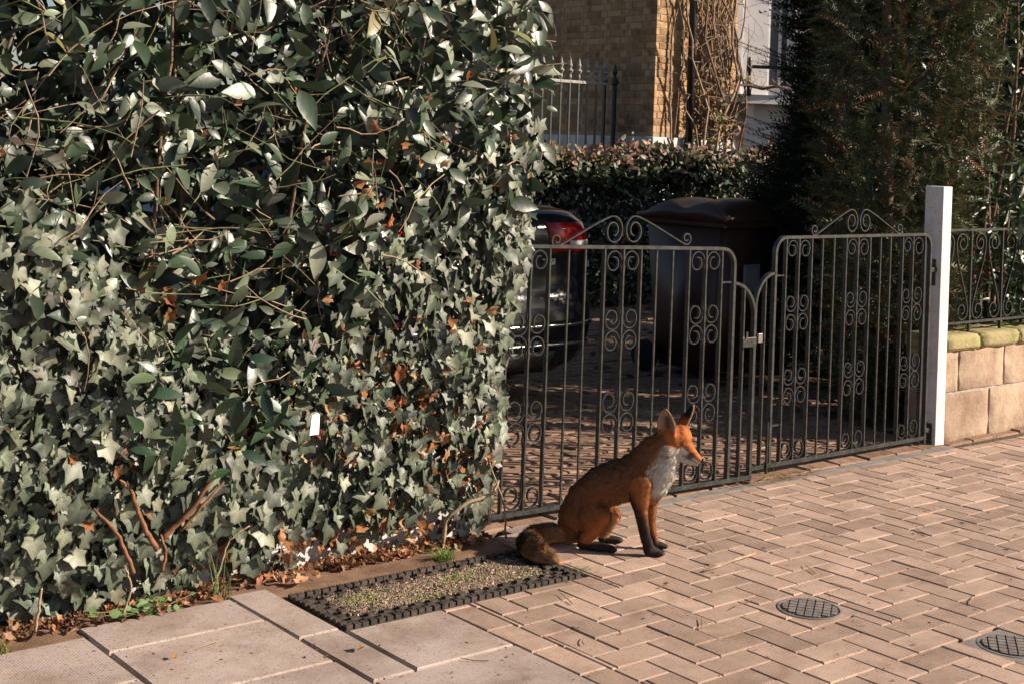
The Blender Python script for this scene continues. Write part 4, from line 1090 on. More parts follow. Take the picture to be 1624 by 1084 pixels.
for k in range(130):
    p = wander((RNG.normal(6.65, .22), 6.95 + RNG.uniform(-.1, .05), RNG.uniform(1.5, 3.6)), (RNG.normal() * .7, RNG.normal() * .15 - .1, RNG.normal() * .6), RNG.uniform(.25, .7), 7, .22)
    p[:, 1] = np.clip(p[:, 1], 6.82, 7.08); p[:, 0] = np.maximum(p[:, 0], 5.9); tw.tube(p - np.array(WB), np.linspace(.004, .0018, 8), 4, False)
tag(tw.build('twigs', M['pale_bark'], vine), kind='stuff')
n = 260; pos = np.c_[RNG.normal(6.70, .15, n), 6.93 + RNG.normal(size=n) * .06, np.abs(RNG.normal(1.75, .32, n))]
V, F, C_ = scatter(leaf_template(.22, 3, .3, .25), pos, frames(RNG.normal(size=(n, 3)), RNG.normal(size=(n, 3)) + np.array([0, -.7, .5])), np.clip(RNG.normal(.08, .02, n), .04, .12), palette(n, [(.10, .13, .05), (.16, .15, .07), (.34, .17, .08)], [3, 2, 2], .2))
tag(put('leaves', mesh('leaves', V - np.array(WB), F, M['dull_leaf'], col=C_), vine), kind='stuff')
gvine = thing('climbing_vine', 'gnarled bare branch trailing along the white window sill', 'vine', (7.2, 6.6, 2.09))
p = np.array([(6.75, 6.98, 1.55), (6.84, 6.86, 1.9), (6.92, 6.86, 2.16), (7.05, 6.84, 2.17), (7.2, 6.76, 2.14), (7.35, 6.68, 2.17), (7.5, 6.60, 2.13), (7.7, 6.50, 2.17)])
MB().tube(p - np.array([7.2, 6.6, 2.09]), [.012, .013, .016, .02, .022, .018, .015, .008], 7).build('branch', M['bark'], gvine, True)
for k in range(16):
    b = p[RNG.integers(2, 8)]; q = wander(b, (RNG.normal(), -abs(RNG.normal()) * .3, .8), RNG.uniform(.08, .22), 4, .2)
    MB().tube(q - np.array([7.2, 6.6, 2.09]), np.linspace(.006, .002, 5), 5).build('twig', M['pale_bark'], gvine, True)

# ---- spear-topped fence beside the house
fence = thing('spear_fence', 'black iron fence with spear finials beside the brick house', 'fence', (4.3, 7.6, -0.05))
sp = MB().strip([(0, .0), (0, 2.20)], .018, .018).data('spear_bar', M['iron'])
fin = MB().lathe([(.010, 2.19), (.018, 2.21), (.010, 2.24), (.034, 2.275), (.012, 2.30), (.022, 2.33), (.001, 2.42)], n=8).data('spear_finial', M['sunlit_tone'])
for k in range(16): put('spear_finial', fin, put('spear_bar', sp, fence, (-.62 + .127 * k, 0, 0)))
MB().box(-1.4, 1.32, -.012, .012, 2.145, 2.175).build('top_rail', M['sunlit_tone'], fence)
MB().box(-1.4, 1.32, -.012, .012, .25, .28).build('bottom_rail', M['iron'], fence)
MB().lathe([(.028, 0), (.028, 2.15), (.04, 2.17), (.04, 2.2), (.015, 2.25), (.03, 2.3), (.004, 2.4)], (1.45, .02, 0), n=12).build('fence_post', M['iron'], fence)
MB().lathe([(.022, 0), (.022, 2.15), (.03, 2.17), (.03, 2.2), (.012, 2.25), (.024, 2.3), (.004, 2.38)], (1.30, .02, 0), n=12).build('fence_post', M['iron'], fence)

# ================================================================== CAR
car = thing('parked_car', 'black saloon car parked on the driveway with its tail lamps toward the gate', 'car', (-0.40, 2.0, 0.0), math.radians(-1))
HW, LEN = 0.915, 4.65
ZL = [.20, .26, .34, .45, .56, .62, .70, .82, .92, 1.00, 1.05, 1.075]
YR = [.14, .06, .015, .0, .01, .045, .065, .055, .045, .06, .11, .20]
YF = [4.40, 4.50, 4.58, 4.62, 4.62, 4.60, 4.55, 4.40, 4.10, 3.75, 3.55, 3.45]
HWL = [.80, .86, .895, .91, .91, .912, .915, .905, .885, .85, .80, .72]
def car_pt(t, z, off=0.0):
    yr, yf, hw = np.interp(z, ZL, YR), np.interp(z, ZL, YF), np.interp(z, ZL, HWL)
    c, s = math.cos(t), math.sin(t); e = 0.24
    x = hw * math.copysign(abs(c) ** e, c); y = (yr + yf) / 2 + (yf - yr) / 2 * math.copysign(abs(s) ** (e * .8), s)
    if off:
        v = np.array([x / hw * abs(x / hw) ** 3, (y - (yr + yf) / 2) / ((yf - yr) / 2)]); v[1] = v[1] * abs(v[1]) ** 9; v /= np.linalg.norm(v) + 1e-9
        x += off * v[0]; y += off * v[1]
    return (x, y, z)
NT = 96
TT = [2 * math.pi * i / NT for i in range(NT)]
V = [car_pt(t, z) for z in ZL for t in TT]
F = [(j * NT + i, j * NT + (i + 1) % NT, (j + 1) * NT + (i + 1) % NT, (j + 1) * NT + i) for j in range(len(ZL) - 1) for i in range(NT)]
F += [tuple(range(NT - 1, -1, -1)), tuple((len(ZL) - 1) * NT + i for i in range(NT))]
MB().add(V, F).build('body', M['car_paint'], car, True)
gh = [(1.06, .74, .50, 3.35), (1.15, .70, .70, 3.15), (1.28, .64, .98, 2.85), (1.38, .57, 1.25, 2.55), (1.42, .48, 1.45, 2.40)]
V = []
for z, hw, y0, y1 in gh:
    for t in TT[::2]:
        c, s = math.cos(t), math.sin(t); V.append((hw * math.copysign(abs(c) ** .4, c), (y0 + y1) / 2 + (y1 - y0) / 2 * math.copysign(abs(s) ** .35, s), z))
n2 = NT // 2; F = [(j * n2 + i, j * n2 + (i + 1) % n2, (j + 1) * n2 + (i + 1) % n2, (j + 1) * n2 + i) for j in range(len(gh) - 1) for i in range(n2)] + [tuple(len(gh) * n2 - n2 + i for i in range(n2))]
cabin = MB().add(V, F).build('cabin_glass', M['car_glass'], car, True)
MB().prism([(-.47, 1.42), (.47, 1.42), (.5, 2.42), (-.5, 2.42)], 1.415, 1.435).build('roof_panel', M['car_paint'], cabin)
def patch(t0, t1, z0, z1, off, m, name, nt=14, nz=5, parent=None, inset=.03):
    V = []; F = []
    for o_, k in ((off, 0), (-inset, 1)):
        for j in range(nz):
            for i in range(nt): V.append(car_pt(t0 + (t1 - t0) * i / (nt - 1), z0 + (z1 - z0) * j / (nz - 1), o_))
    g = lambda k, j, i: k * nt * nz + j * nt + i
    for j in range(nz - 1):
        for i in range(nt - 1): F += [(g(0, j, i), g(0, j, i + 1), g(0, j + 1, i + 1), g(0, j + 1, i)), (g(1, j, i), g(1, j + 1, i), g(1, j + 1, i + 1), g(1, j, i + 1))]
    for i in range(nt - 1): F += [(g(0, 0, i), g(1, 0, i), g(1, 0, i + 1), g(0, 0, i + 1)), (g(0, nz - 1, i), g(0, nz - 1, i + 1), g(1, nz - 1, i + 1), g(1, nz - 1, i))]
    for j in range(nz - 1): F += [(g(0, j, 0), g(0, j + 1, 0), g(1, j + 1, 0), g(1, j, 0)), (g(0, j, nt - 1), g(1, j, nt - 1), g(1, j + 1, nt - 1), g(0, j + 1, nt - 1))]
    return MB().add(V, F).build(name, m, parent or car, True)
R_ = math.radians
def t_at(x, z, side):      # ring angle where the rear face reaches |x|
    hw = np.interp(z, ZL, HWL); c = (abs(x) / hw) ** (1 / .24); a = math.acos(min(1, c)); return -a if side > 0 else -(math.pi - a)
for side in (1, -1):
    t0, t1 = t_at(.46, .9, side), (R_(-6) if side > 0 else R_(-174))
    lamp = patch(t0, t1, .845, 1.0, .008, M['red_lens'], 'tail_lamp')
    patch(t_at(.60, .9, side), t_at(.80, .9, side), .868, .905, .012, M['clear_lens'], 'reversing_lens', 8, 3, lamp)
patch(t_at(.80, .4, -1), t_at(.80, .4, 1), .455, .475, .010, M['chrome'], 'bumper_reflection', 40, 2)  # bright reflections along the bumper, made as chrome strips
patch(t_at(.80, .4, -1), t_at(.80, .4, 1), .355, .372, .010, M['chrome'], 'bumper_reflection', 40, 2)
patch(t_at(.5, .3, -1), t_at(.5, .3, 1), .22, .33, .006, M['car_trim'], 'diffuser', 30, 4)
patch(t_at(.30, .75, -1), t_at(.30, .75, 1), .72, .775, .006, M['plate'], 'number_plate', 12, 3)
patch(t_at(.30, .75, -1), t_at(.30, .75, 1), .785, .80, .010, M['chrome'], 'boot_strip', 12, 2)
cu = bpy.data.curves.new('badge', 'FONT'); cu.body = 'TFSI'; cu.size = .040; cu.extrude = .004
tmp = bpy.data.objects.new('tmp_text', cu); COL.objects.link(tmp)
bpy.context.view_layer.update()
me = bpy.data.meshes.new_from_object(tmp.evaluated_get(bpy.context.evaluated_depsgraph_get())); bpy.data.objects.remove(tmp)
me.materials.clear(); me.materials.append(M['badge'])
o = put('badge', me, car, (.415, car_pt(t_at(.30, .80, 1), .80)[1] - .010, .780)); o.rotation_euler = (math.pi / 2, 0, R_(2)); o.scale = (1.25, 1.1, 1)
for wx, wy in ((.80, .98), (-.80, .98), (.80, 3.72), (-.80, 3.72)):
    w = MB().lathe([(.20, -.10), (.30, -.105), (.32, -.09), (.325, 0), (.32, .09), (.30, .105), (.20, .10)], (wx, wy, .325), 'x', 28).build('wheel', M['tyre'], car, True)
    s = 1 if wx > 0 else -1
    MB().lathe([(.20, .0), (.195, s * .095), (.10, s * .085), (.03, s * .10)], (wx, wy, .325), 'x', 20).build('rim', M['rim'], w, True)

# ================================================================== WHEELIE BIN
wbin = thing('wheelie_bin', 'brown plastic wheelie bin with humped lid beside the driveway', 'bin', (1.57, 2.18, 0.0), math.radians(2))
bx = MB()
bot = [(.05, .10), (.49, .10), (.49, .60), (.05, .60)]; topp = [(.0, .0), (.53, .0), (.53, .66), (.0, .66)]
V = [(x, y, .05) for x, y in bot] + [(x, y, .30) for x, y in [(a * .75 + c * .25, b * .75 + d * .25) for (a, b), (c, d) in zip(bot, topp)]] + [(x, y, .97) for x, y in topp]
F = [(3, 2, 1, 0), (8, 9, 10, 11)] + [(r * 4 + i, r * 4 + (i + 1) % 4, r * 4 + 4 + (i + 1) % 4, r * 4 + 4 + i) for r in (0, 1) for i in range(4)]
bm = bmesh.new(); vs = [bm.verts.new(v) for v in V]; [bm.faces.new([vs[i] for i in f]) for f in F]
bmesh.ops.recalc_face_normals(bm, faces=bm.faces[:]); bmesh.ops.bevel(bm, geom=bm.edges[:], offset=.03, segments=3, affect='EDGES')
me = bpy.data.meshes.new('bin_body'); bm.to_mesh(me); bm.free(); me.materials.append(M['bin']); me.polygons.foreach_set('use_smooth', np.ones(len(me.polygons), dtype=bool))
put('bin_body', me, wbin)
MB().box(-.018, .548, -.018, .678, .945, .985, .01).build('rim_band', M['bin'], wbin)
# lid: two humps across, falling at the front
V = []; F = []; nx_, ny_ = 22, 22
for side in (0, 1):
    for j in range(ny_):
        for i in range(nx_):
            u, v = i / (nx_ - 1), j / (ny_ - 1)
            x = -.03 + u * .59; y = -.045 + v * .75
            z = 1.005 + .045 * math.sin(math.pi * min(1, v * 1.1)) ** .7 + .085 * max(0, math.sin(2 * math.pi * (v + .02))) * math.sin(math.pi * u) ** .4 + .075 * max(0, math.sin(2 * math.pi * (v - .48))) * math.sin(math.pi * u) ** .4
            V.append((x, y, .98 if side else z))
g = lambda s, j, i: s * nx_ * ny_ + j * nx_ + i
for j in range(ny_ - 1):
    for i in range(nx_ - 1): F += [(g(0, j, i), g(0, j, i + 1), g(0, j + 1, i + 1), g(0, j + 1, i)), (g(1, j, i), g(1, j + 1, i), g(1, j + 1, i + 1), g(1, j, i + 1))]
for i in range(nx_ - 1): F += [(g(0, 0, i), g(1, 0, i), g(1, 0, i + 1), g(0, 0, i + 1)), (g(0, ny_ - 1, i), g(0, ny_ - 1, i + 1), g(1, ny_ - 1, i + 1), g(1, ny_ - 1, i))]
for j in range(ny_ - 1): F += [(g(0, j, 0), g(0, j + 1, 0), g(1, j + 1, 0), g(1, j, 0)), (g(0, j, nx_ - 1), g(1, j, nx_ - 1), g(1, j + 1, nx_ - 1), g(0, j + 1, nx_ - 1))]
MB().add(V, F).build('lid', M['bin'], wbin, True)
MB().tube([(.04, .66, .95), (.04, .74, .97), (.49, .74, .97), (.49, .66, .95)], .016, 8).build('handle', M['bin'], wbin, True)
MB().tube([(-.01, .62, .10), (.54, .62, .10)], .012, 8).build('axle', M['iron'], wbin)
for x in (-.03, .50): MB().lathe([(.03, .0), (.09, .0), (.10, .012), (.10, .048), (.09, .06), (.03, .06)], (x, .62, .10), 'x', 20).build('wheel', M['tyre'], wbin, True)
MB().box(.20, .34, -.012, .004, .55, .72, .001).build('sticker', M['label'], wbin)

# ================================================================== FOX
FO = (-1.364, 0.03, 0.0)
# name, sideways squash, hair length, joints (forward, sideways, up, radius)
FOX_BONES = [
 ('torso', .80, .015, [(.150, -.025, .338, .058), (.119, -.015, .294, .072), (.089, -.008, .263, .080), (.038, .005, .242, .078), (-.025, .021, .210, .075), (-.075, .034, .162, .071), (-.108, .043, .106, .064), (-.124, .047, .052, .050)]),
 ('breast', .82, .012, [(.196, -.035, .334, .042), (.182, -.031, .287, .049), (.159, -.025, .240, .048), (.135, -.019, .204, .044)]),
 ('neck', .82, .014, [(.219, -.035, .396, .042), (.186, -.032, .378, .054), (.153, -.024, .348, .062), (.119, -.015, .300, .068)]),
 ('head', .95, .007, [(.256, -.036, .405, .026), (.237, -.0355, .412, .042), (.214, -.036, .407, .047)]),
 ('cheek', .8, .016, [(.214, -.056, .373, .022), (.190, -.062, .368, .029)]),
 ('cheek', .8, .016, [(.216, -.014, .371, .022), (.192, -.008, .366, .029)]),
 ('muzzle', .9, .0045, [(.307, -.048, .3330, .0105), (.289, -.045, .348, .0165), (.268, -.040, .365, .0240), (.248, -.036, .386, .032)]),
 ('jaw', .85, .006, [(.296, -.047, .3205, .0085), (.276, -.043, .328, .0145), (.250, -.038, .342, .0220), (.226, -.036, .358, .027)]),
 ('foreleg', .8, .009, [(.105, -.042, .246, .050), (.103, -.051, .196, .036), (.107, -.056, .159, .0245), (.116, -.059, .109, .0195), (.126, -.061, .065, .0185), (.139, -.063, .030, .019)]),
 ('paw', 1.1, .004, [(.140, -.062, .0200, .0205), (.160, -.062, .0165, .0165), (.176, -.062, .0120, .0115)]),
 ('foreleg', .8, .008, [(.144, .008, .209, .040), (.147, .018, .154, .026), (.151, .023, .100, .018), (.159, .025, .055, .0165), (.166, .026, .028, .016)]),
 ('paw', 1.1, .004, [(.168, .027, .0160, .0165), (.186, .027, .0140, .014), (.200, .027, .0105, .010)]),
 ('thigh', .66, .014, [(-.101, .010, .112, .060), (-.063, -.014, .112, .056), (-.036, -.030, .117, .042), (-.025, -.035, .124, .032)]),
 ('shank', .8, .011, [(-.026, -.034, .118, .031), (-.049, -.026, .080, .029), (-.075, -.016, .043, .024)]),
 ('foot', 1.05, .005, [(-.088, -.008, .0180, .018), (-.052, -.020, .0160, .016), (-.013, -.030, .0155, .0155), (.014, -.036, .0130, .013)]),
 ('thigh', .66, .014, [(-.078, .0655, .106, .052), (-.012, .072, .103, .039), (.020, .074, .102, .030)]),
 ('shank', .8, .009, [(.022, .074, .096, .026), (.006, .075, .059, .021), (-.010, .076, .031, .0175)]),
 ('foot', 1.05, .005, [(-.014, .080, .0145, .0145), (.024, .081, .0138, .0138), (.046, .082, .0118, .0118)]),
 ('tail', 1.0, .027, [(-.122, .047, .055, .037), (-.162, .046, .037, .033), (-.208, .034, .0345, .034), (-.250, -.006, .0360, .036), (-.276, -.085, .0365, .0365), (-.273, -.150, .0355, .0355), (-.246, -.190, .0325, .0325), (-.214, -.203, .0235, .0235), (-.190, -.203, .0110, .011)]),
]
ico = bmesh.new(); bmesh.ops.create_icosphere(ico, subdivisions=2, radius=1.0)
ico.verts.index_update()
IV = np.array([v.co for v in ico.verts]); IF = np.array([[v.index for v in f.verts] for f in ico.faces]); ico.free()
sv_, sf_ = [], []
SEG = []                                        # (p0, p1, r0, r1, squash, hair, name)
def ball(c, r, squash):
    sv_.append(IV * np.array([r, r * squash, r]) + np.array(c)); sf_.append(IF + sum(len(q) for q in sv_[:-1]))
for name, sq, hair, J in FOX_BONES:
    J = np.array(J)
    for p, q in zip(J[:-1], J[1:]):
        L = np.linalg.norm(q[:3] - p[:3]); k = max(2, int(L / (min(p[3], q[3]) * .3)))
        for t in np.linspace(0, 1, k): ball(p[:3] + (q[:3] - p[:3]) * t, p[3] + (q[3] - p[3]) * t, sq)
        SEG.append((p[:3], q[:3], p[3], q[3], sq, hair, name))
# toes
for (px_, py_, pz_, r_) in ((.183, -.074, .011, .0085), (.188, -.062, .011, .009), (.184, -.050, .011, .0085), (.206, .017, .010, .0075), (.210, .027, .010, .008), (.206, .037, .010, .0075),
                            (.020, -.046, .010, .009), (.025, -.036, .010, .009), (.021, -.026, .010, .009), (.050, .074, .010, .008), (.056, .083, .010, .0085), (.051, .092, .010, .008)):
    ball((px_, py_, pz_), r_, 1.0); ball((px_ - .010, py_, pz_ + .002), r_, 1.0)
# ears: cupped sheets of small balls
EARS = [(np.array([.190, -.060, .430]), np.array([.181, -.073, .512]), np.array([-.52, -.84, .10]), .033),
        (np.array([.243, -.012, .440]), np.array([.284, .004, .515]), np.array([.90, .10, -.35]), .029)]
for base, tipp, nn, hw in EARS:
    ax = tipp - base; nn = nn - ax * (nn @ ax) / (ax @ ax); nn /= np.linalg.norm(nn); ww = np.cross(ax / np.linalg.norm(ax), nn)
    for s in np.linspace(-.1, 1, 22):
        w = hw * max(0.0, 1 - max(0, s) ** 2.6) ** .75 * (1 if s > .25 else .86 + .56 * max(s, 0))
        for t in np.linspace(-1, 1, 15):
            c = base + ax * s + ww * t * w - nn * (.020 * (1 - t * t) * (1 - .6 * max(s, 0)) - .006)
            ball(c, .0052 - .002 * max(s, 0), 1.0)
tmpme = mesh('tmp', np.concatenate(sv_), np.concatenate(sf_)); tmp = put('tmp', tmpme)
rm = tmp.modifiers.new('remesh', 'REMESH'); rm.mode = 'VOXEL'; rm.voxel_size = .0034
sm = tmp.modifiers.new('smooth', 'SMOOTH'); sm.factor = .5; sm.iterations = 7
bpy.context.view_layer.update()
fox_me = bpy.data.meshes.new_from_object(tmp.evaluated_get(bpy.context.evaluated_depsgraph_get()))
bpy.data.objects.remove(tmp)
nv = len(fox_me.vertices); P_ = np.zeros(nv * 3, dtype=np.float32); fox_me.vertices.foreach_get('co', P_); P_ = P_.reshape(-1, 3).astype(float)
P_[:, 2] = np.maximum(P_[:, 2], .0008)
fox_me.vertices.foreach_set('co', P_.astype(np.float32).ravel()); fox_me.update()

def nearest_seg(P):
    best = np.full(len(P), 1e9); idx = np.zeros(len(P), int); par = np.zeros(len(P))
    for i, (a, b, r0, r1, sq, h, nm) in enumerate(SEG):
        ab = b - a; t = np.clip(((P - a) @ ab) / (ab @ ab + 1e-12), 0, 1); q = P - (a + t[:, None] * ab); q[:, 1] /= sq
        d = np.linalg.norm(q, axis=1) - (r0 + (r1 - r0) * t)
        m_ = d < best; best[m_] = d[m_]; idx[m_] = i; par[m_] = t[m_]
    return idx, best
def ear_info(P):
    res = np.full(len(P), -1); side = np.zeros(len(P)); hgt = np.zeros(len(P))
    for k, (base, tipp, nn, hw) in enumerate(EARS):
        ax = tipp - base; s = ((P - base) @ ax) / (ax @ ax); n_ = nn - ax * (nn @ ax) / (ax @ ax); n_ /= np.linalg.norm(n_)
        w_ = np.cross(ax / np.linalg.norm(ax), n_); lat = np.abs((P - base) @ w_); dn_ = (P - base) @ n_
        m_ = (s > .12) & (s < 1.2) & (lat < hw + .01) & (np.abs(dn_) < .030)
        res[m_] = k; hgt[m_] = s[m_]
    return res, hgt
def smoothstep(x, a, b): t = np.clip((x - a) / (b - a), 0, 1); return t * t * (3 - 2 * t)
ORANGE = np.array([.52, .160, .045]); RUST = np.array([.38, .130, .045]); BROWN = np.array([.16, .078, .040]); WHITE = np.array([.84, .76, .67]); BLACK = np.array([.020, .017, .016]); TAN = np.array([.50, .29, .155]); SHADE_GREY = np.array([.30, .24, .19])
def fox_colour(P, N, jit):
    """red fox coat colours, with shade greyed into cheek and breast"""
    idx, _ = nearest_seg(P); nm = np.array([s[6] for s in SEG])[idx]
    a, c, b = P[:, 0] + jit[:, 0] * .008, P[:, 1], P[:, 2] + jit[:, 1] * .008
    col = np.tile(RUST, (len(P), 1))
    def blend(mask, w, colr): 
        w = (w * mask)[:, None]; col[:] = col * (1 - w) + colr * w
    body = np.isin(nm, ['torso', 'neck'])
    up = smoothstep(N[:, 2], .1, .85)
    blend(body, .55 + .35 * up, BROWN)
    blend(body, smoothstep(b, .33, .40) * .7, RUST)
    blend(nm == 'thigh', np.full(len(P), .35), BROWN)
    blend((nm == 'thigh') | (nm == 'shank'), smoothstep(a, -.085, -.045) * .8, ORANGE)
    # breast and throat; shade on the rear half is put into the colour
    wb = smoothstep(a - (.118 + .20 * np.clip(.30 - b, 0, .12) * 0.6 + .55 * np.clip(b - .30, 0, .1)), .0, .028)
    blend(np.isin(nm, ['breast', 'torso', 'neck']) & (b < .375), wb * smoothstep(b, .185, .215), WHITE); blend(np.isin(nm, ['breast', 'torso', 'neck']) & (b < .375), wb * smoothstep(.165 + .35 * np.clip(b - .28, 0, .1) - a, 0, .035) * .55, SHADE_GREY)
    blend(np.isin(nm, ['breast']) & (b < .2), np.full(len(P), .5), ORANGE)
    # belly
    blend(np.isin(nm, ['torso']) & (b < .22), smoothstep(-N[:, 2], .45, .9) * .8, TAN)
    # head
    blend(np.isin(nm, ['head', 'muzzle']), np.full(len(P), .9), ORANGE)
    blend(nm == 'cheek', smoothstep(.388 - b, 0, .018), WHITE * .62 + SHADE_GREY * .3)  # grey mix paints the cheek's shade into its white
    blend(nm == 'cheek', smoothstep(b - .38, 0, .012) , RUST)
    blend(nm == 'jaw', np.full(len(P), .95), WHITE * .8)
    mz = (nm == 'muzzle')
    line = .3275 + (.304 - a) * .83
    blend(mz, smoothstep(line + .004 - b, -.001, .005), WHITE)
    dk = 2.0 * np.exp(-(((a - .273) / .012) ** 2 + ((b - .3505) / .010) ** 2)) + 1.2 * np.exp(-(((a - .2445 + (b - .39) * .6) / .0125) ** 2 + ((b - .3895 + (a - .2445) * .45) / .0055) ** 2)) + .8 * np.exp(-(((a - .262) / .008) ** 2 + ((b - .3725) / .006) ** 2))
    dk = dk + np.exp(-((b - (.3245 + (.300 - a) * .46)) / .0022) ** 2) * ((a > .245) & (a < .302))      # lip line
    blend(np.isin(nm, ['muzzle', 'head', 'jaw', 'cheek']), np.clip(dk, 0, 1) * .88, BLACK)
    # legs
    fl = nm == 'foreleg'
    blend(fl, np.full(len(P), .75), RUST)
    blend(fl & (c < 0), smoothstep(.165 - b + (.118 - a) * 1.6, 0, .05) * .96, BLACK)
    blend(fl & (c >= 0), smoothstep(.085 - b + (.15 - a) * 1.2, 0, .04) * .96, BLACK)
    blend(fl & (c >= 0), smoothstep(b, .11, .16) * .5, TAN)
    blend(np.isin(nm, ['paw', 'foot']), np.full(len(P), .97), BLACK)
    blend((nm == 'shank') & (c > .05), np.full(len(P), .65), TAN)
    # tail
    tl = nm == 'tail'
    blend(tl, np.full(len(P), .55), TAN * 1.1); blend(tl, np.clip(.5 + .5 * np.sin(a * 90 + c * 70), 0, 1) * .35, ORANGE); blend(tl, smoothstep(-.18 - c, 0, .05) * .3, BROWN)
    # ears
    er, hg = ear_info(P)
    for k, (base, tipp, nn, hw) in enumerate(EARS):
        f_ = N @ (nn / np.linalg.norm(nn)); e = er == k
        blend(e, np.full(len(P), 1.0), RUST)
        blend(e, smoothstep(-f_, .1, .5) * smoothstep(hg, .25, .5), BLACK)
        blend(e, smoothstep(f_, .45, .8) * .85, np.array([.46, .34, .27]))
        lat_ = np.abs((P - base) @ np.cross((tipp - base) / np.linalg.norm(tipp - base), nn / np.linalg.norm(nn)))
        blend(e, smoothstep(f_, .3, .7) * np.exp(-(lat_ / .015) ** 2) * smoothstep(.85 - hg, 0, .3) * .9, np.array([.07, .04, .03]))
    return col, nm, er
nrmv = np.zeros(nv * 3, dtype=np.float32); fox_me.vertices.foreach_get('normal', nrmv); N_ = nrmv.reshape(-1, 3).astype(float)
skin, _, _ = fox_colour(P_, N_, np.zeros((nv, 2)))
a_ = fox_me.color_attributes.new('Col', 'FLOAT_COLOR', 'POINT'); a_.data.foreach_set('color', np.c_[skin, np.ones(nv)].astype(np.float32).ravel())
fox_me.materials.clear(); fox_me.materials.append(M['fox_skin']); fox_me.polygons.foreach_set('use_smooth', np.ones(len(fox_me.polygons), dtype=bool))
fox = put('fox', fox_me, None, FO); fox.rotation_euler = (0, 0, -YAW)
tag(fox, 'red fox with white breast and black legs sitting on the paving before the gate', 'fox')

# fur: tapered hairs growing out of the skin along the lie of the coat
fox_me.calc_loop_triangles(); nt_ = len(fox_me.loop_triangles); tri = np.zeros(nt_ * 3, dtype=np.int32); fox_me.loop_triangles.foreach_get('vertices', tri); tri = tri.reshape(-1, 3)
A_, B_, Cc = P_[tri[:, 0]], P_[tri[:, 1]], P_[tri[:, 2]]
ar = np.linalg.norm(np.cross(B_ - A_, Cc - A_), axis=1); NH = 130000
ti = RNG.choice(nt_, NH, p=ar / ar.sum()); r1 = np.sqrt(RNG.uniform(0, 1, NH)); r2_ = RNG.uniform(0, 1, NH)
w0, w1, w2 = (1 - r1)[:, None], (r1 * (1 - r2_))[:, None], (r1 * r2_)[:, None]
hp = A_[ti] * w0 + B_[ti] * w1 + Cc[ti] * w2
hn = N_[tri[ti, 0]] * w0 + N_[tri[ti, 1]] * w1 + N_[tri[ti, 2]] * w2; hn /= np.linalg.norm(hn, axis=1)[:, None] + 1e-9
hc, hnm, her = fox_colour(hp, hn, RNG.normal(size=(NH, 2)))
idx, _ = nearest_seg(hp)
flow = np.array([(s[1] - s[0]) / (np.linalg.norm(s[1] - s[0]) + 1e-9) for s in SEG])[idx]; hl = np.array([s[5] for s in SEG])[idx]
flow = np.where(np.isin(hnm, ['torso', 'neck', 'breast', 'thigh'])[:, None], flow * .6 + np.array([-.25, 0, -.6]), flow)
hl = np.where(her >= 0, .006, hl); flow = np.where((her >= 0)[:, None], np.array([0, 0, 1.]), flow)
hl = np.where((hp[:, 2] < .03) & (hn[:, 2] < -.2), .002, hl)
flow = flow - (flow * hn).sum(1)[:, None] * hn; flow /= np.linalg.norm(flow, axis=1)[:, None] + 1e-9
ln = hl * RNG.uniform(.55, 1.15, NH); lift = np.where(hnm == 'tail', .6, .26) + RNG.normal(size=NH) * .08
d1 = flow + hn * lift[:, None] + RNG.normal(size=(NH, 3)) * .16; d1 /= np.linalg.norm(d1, axis=1)[:, None]
d2_ = d1 + flow * .35 + np.array([0, 0, -.12]); d2_ /= np.linalg.norm(d2_, axis=1)[:, None]
wd_ = np.cross(d1, RNG.normal(size=(NH, 3))); wd_ /= np.linalg.norm(wd_, axis=1)[:, None]
hw_ = (np.clip(ln * .04, .00025, .0006))[:, None]
mid = hp + d1 * (ln * .5)[:, None]; tipv = mid + d2_ * (ln * .5)[:, None]
mid[:, 2] = np.maximum(mid[:, 2], .001); tipv[:, 2] = np.maximum(tipv[:, 2], .0015)
V = np.stack([hp - wd_ * hw_, hp + wd_ * hw_, mid - wd_ * hw_ * .8, mid + wd_ * hw_ * .8, tipv], axis=1).reshape(-1, 3)
b5 = (np.arange(NH) * 5)[:, None]
F = np.concatenate([b5 + np.array([0, 1, 3]), b5 + np.array([0, 3, 2]), b5 + np.array([2, 3, 4])])
# grizzled guard hairs: some hairs darker or paler than the coat around them
eye_d = np.hypot(hp[:, 0] - .2445, hp[:, 2] - .390); near_eye = eye_d < .0105
tipv[near_eye] = hp[near_eye] + hn[near_eye] * .0004; mid[near_eye] = hp[near_eye] + hn[near_eye] * .0002
V = np.stack([hp - wd_ * hw_, hp + wd_ * hw_, mid - wd_ * hw_ * .8, mid + wd_ * hw_ * .8, tipv], axis=1).reshape(-1, 3)
k_ = RNG.uniform(0, 1, NH); hc = hc * (1 + .16 * RNG.normal(size=(NH, 1))); torso_ = np.isin(hnm, ['torso', 'thigh', 'tail', 'neck'])
hc = np.where((torso_ & (k_ < .12))[:, None], hc * .35, hc); hc = np.where((torso_ & (k_ > .93))[:, None], hc * .5 + np.array([.22, .15, .09]), hc)
hc = np.clip(hc, .005, .9)
fur_me = mesh('fur', V, F, M['fur'], col=np.repeat(hc, 5, axis=0), extra={'skin_normal': np.repeat(hn, 5, axis=0)})
tag(put('fur', fur_me, fox), kind='stuff')

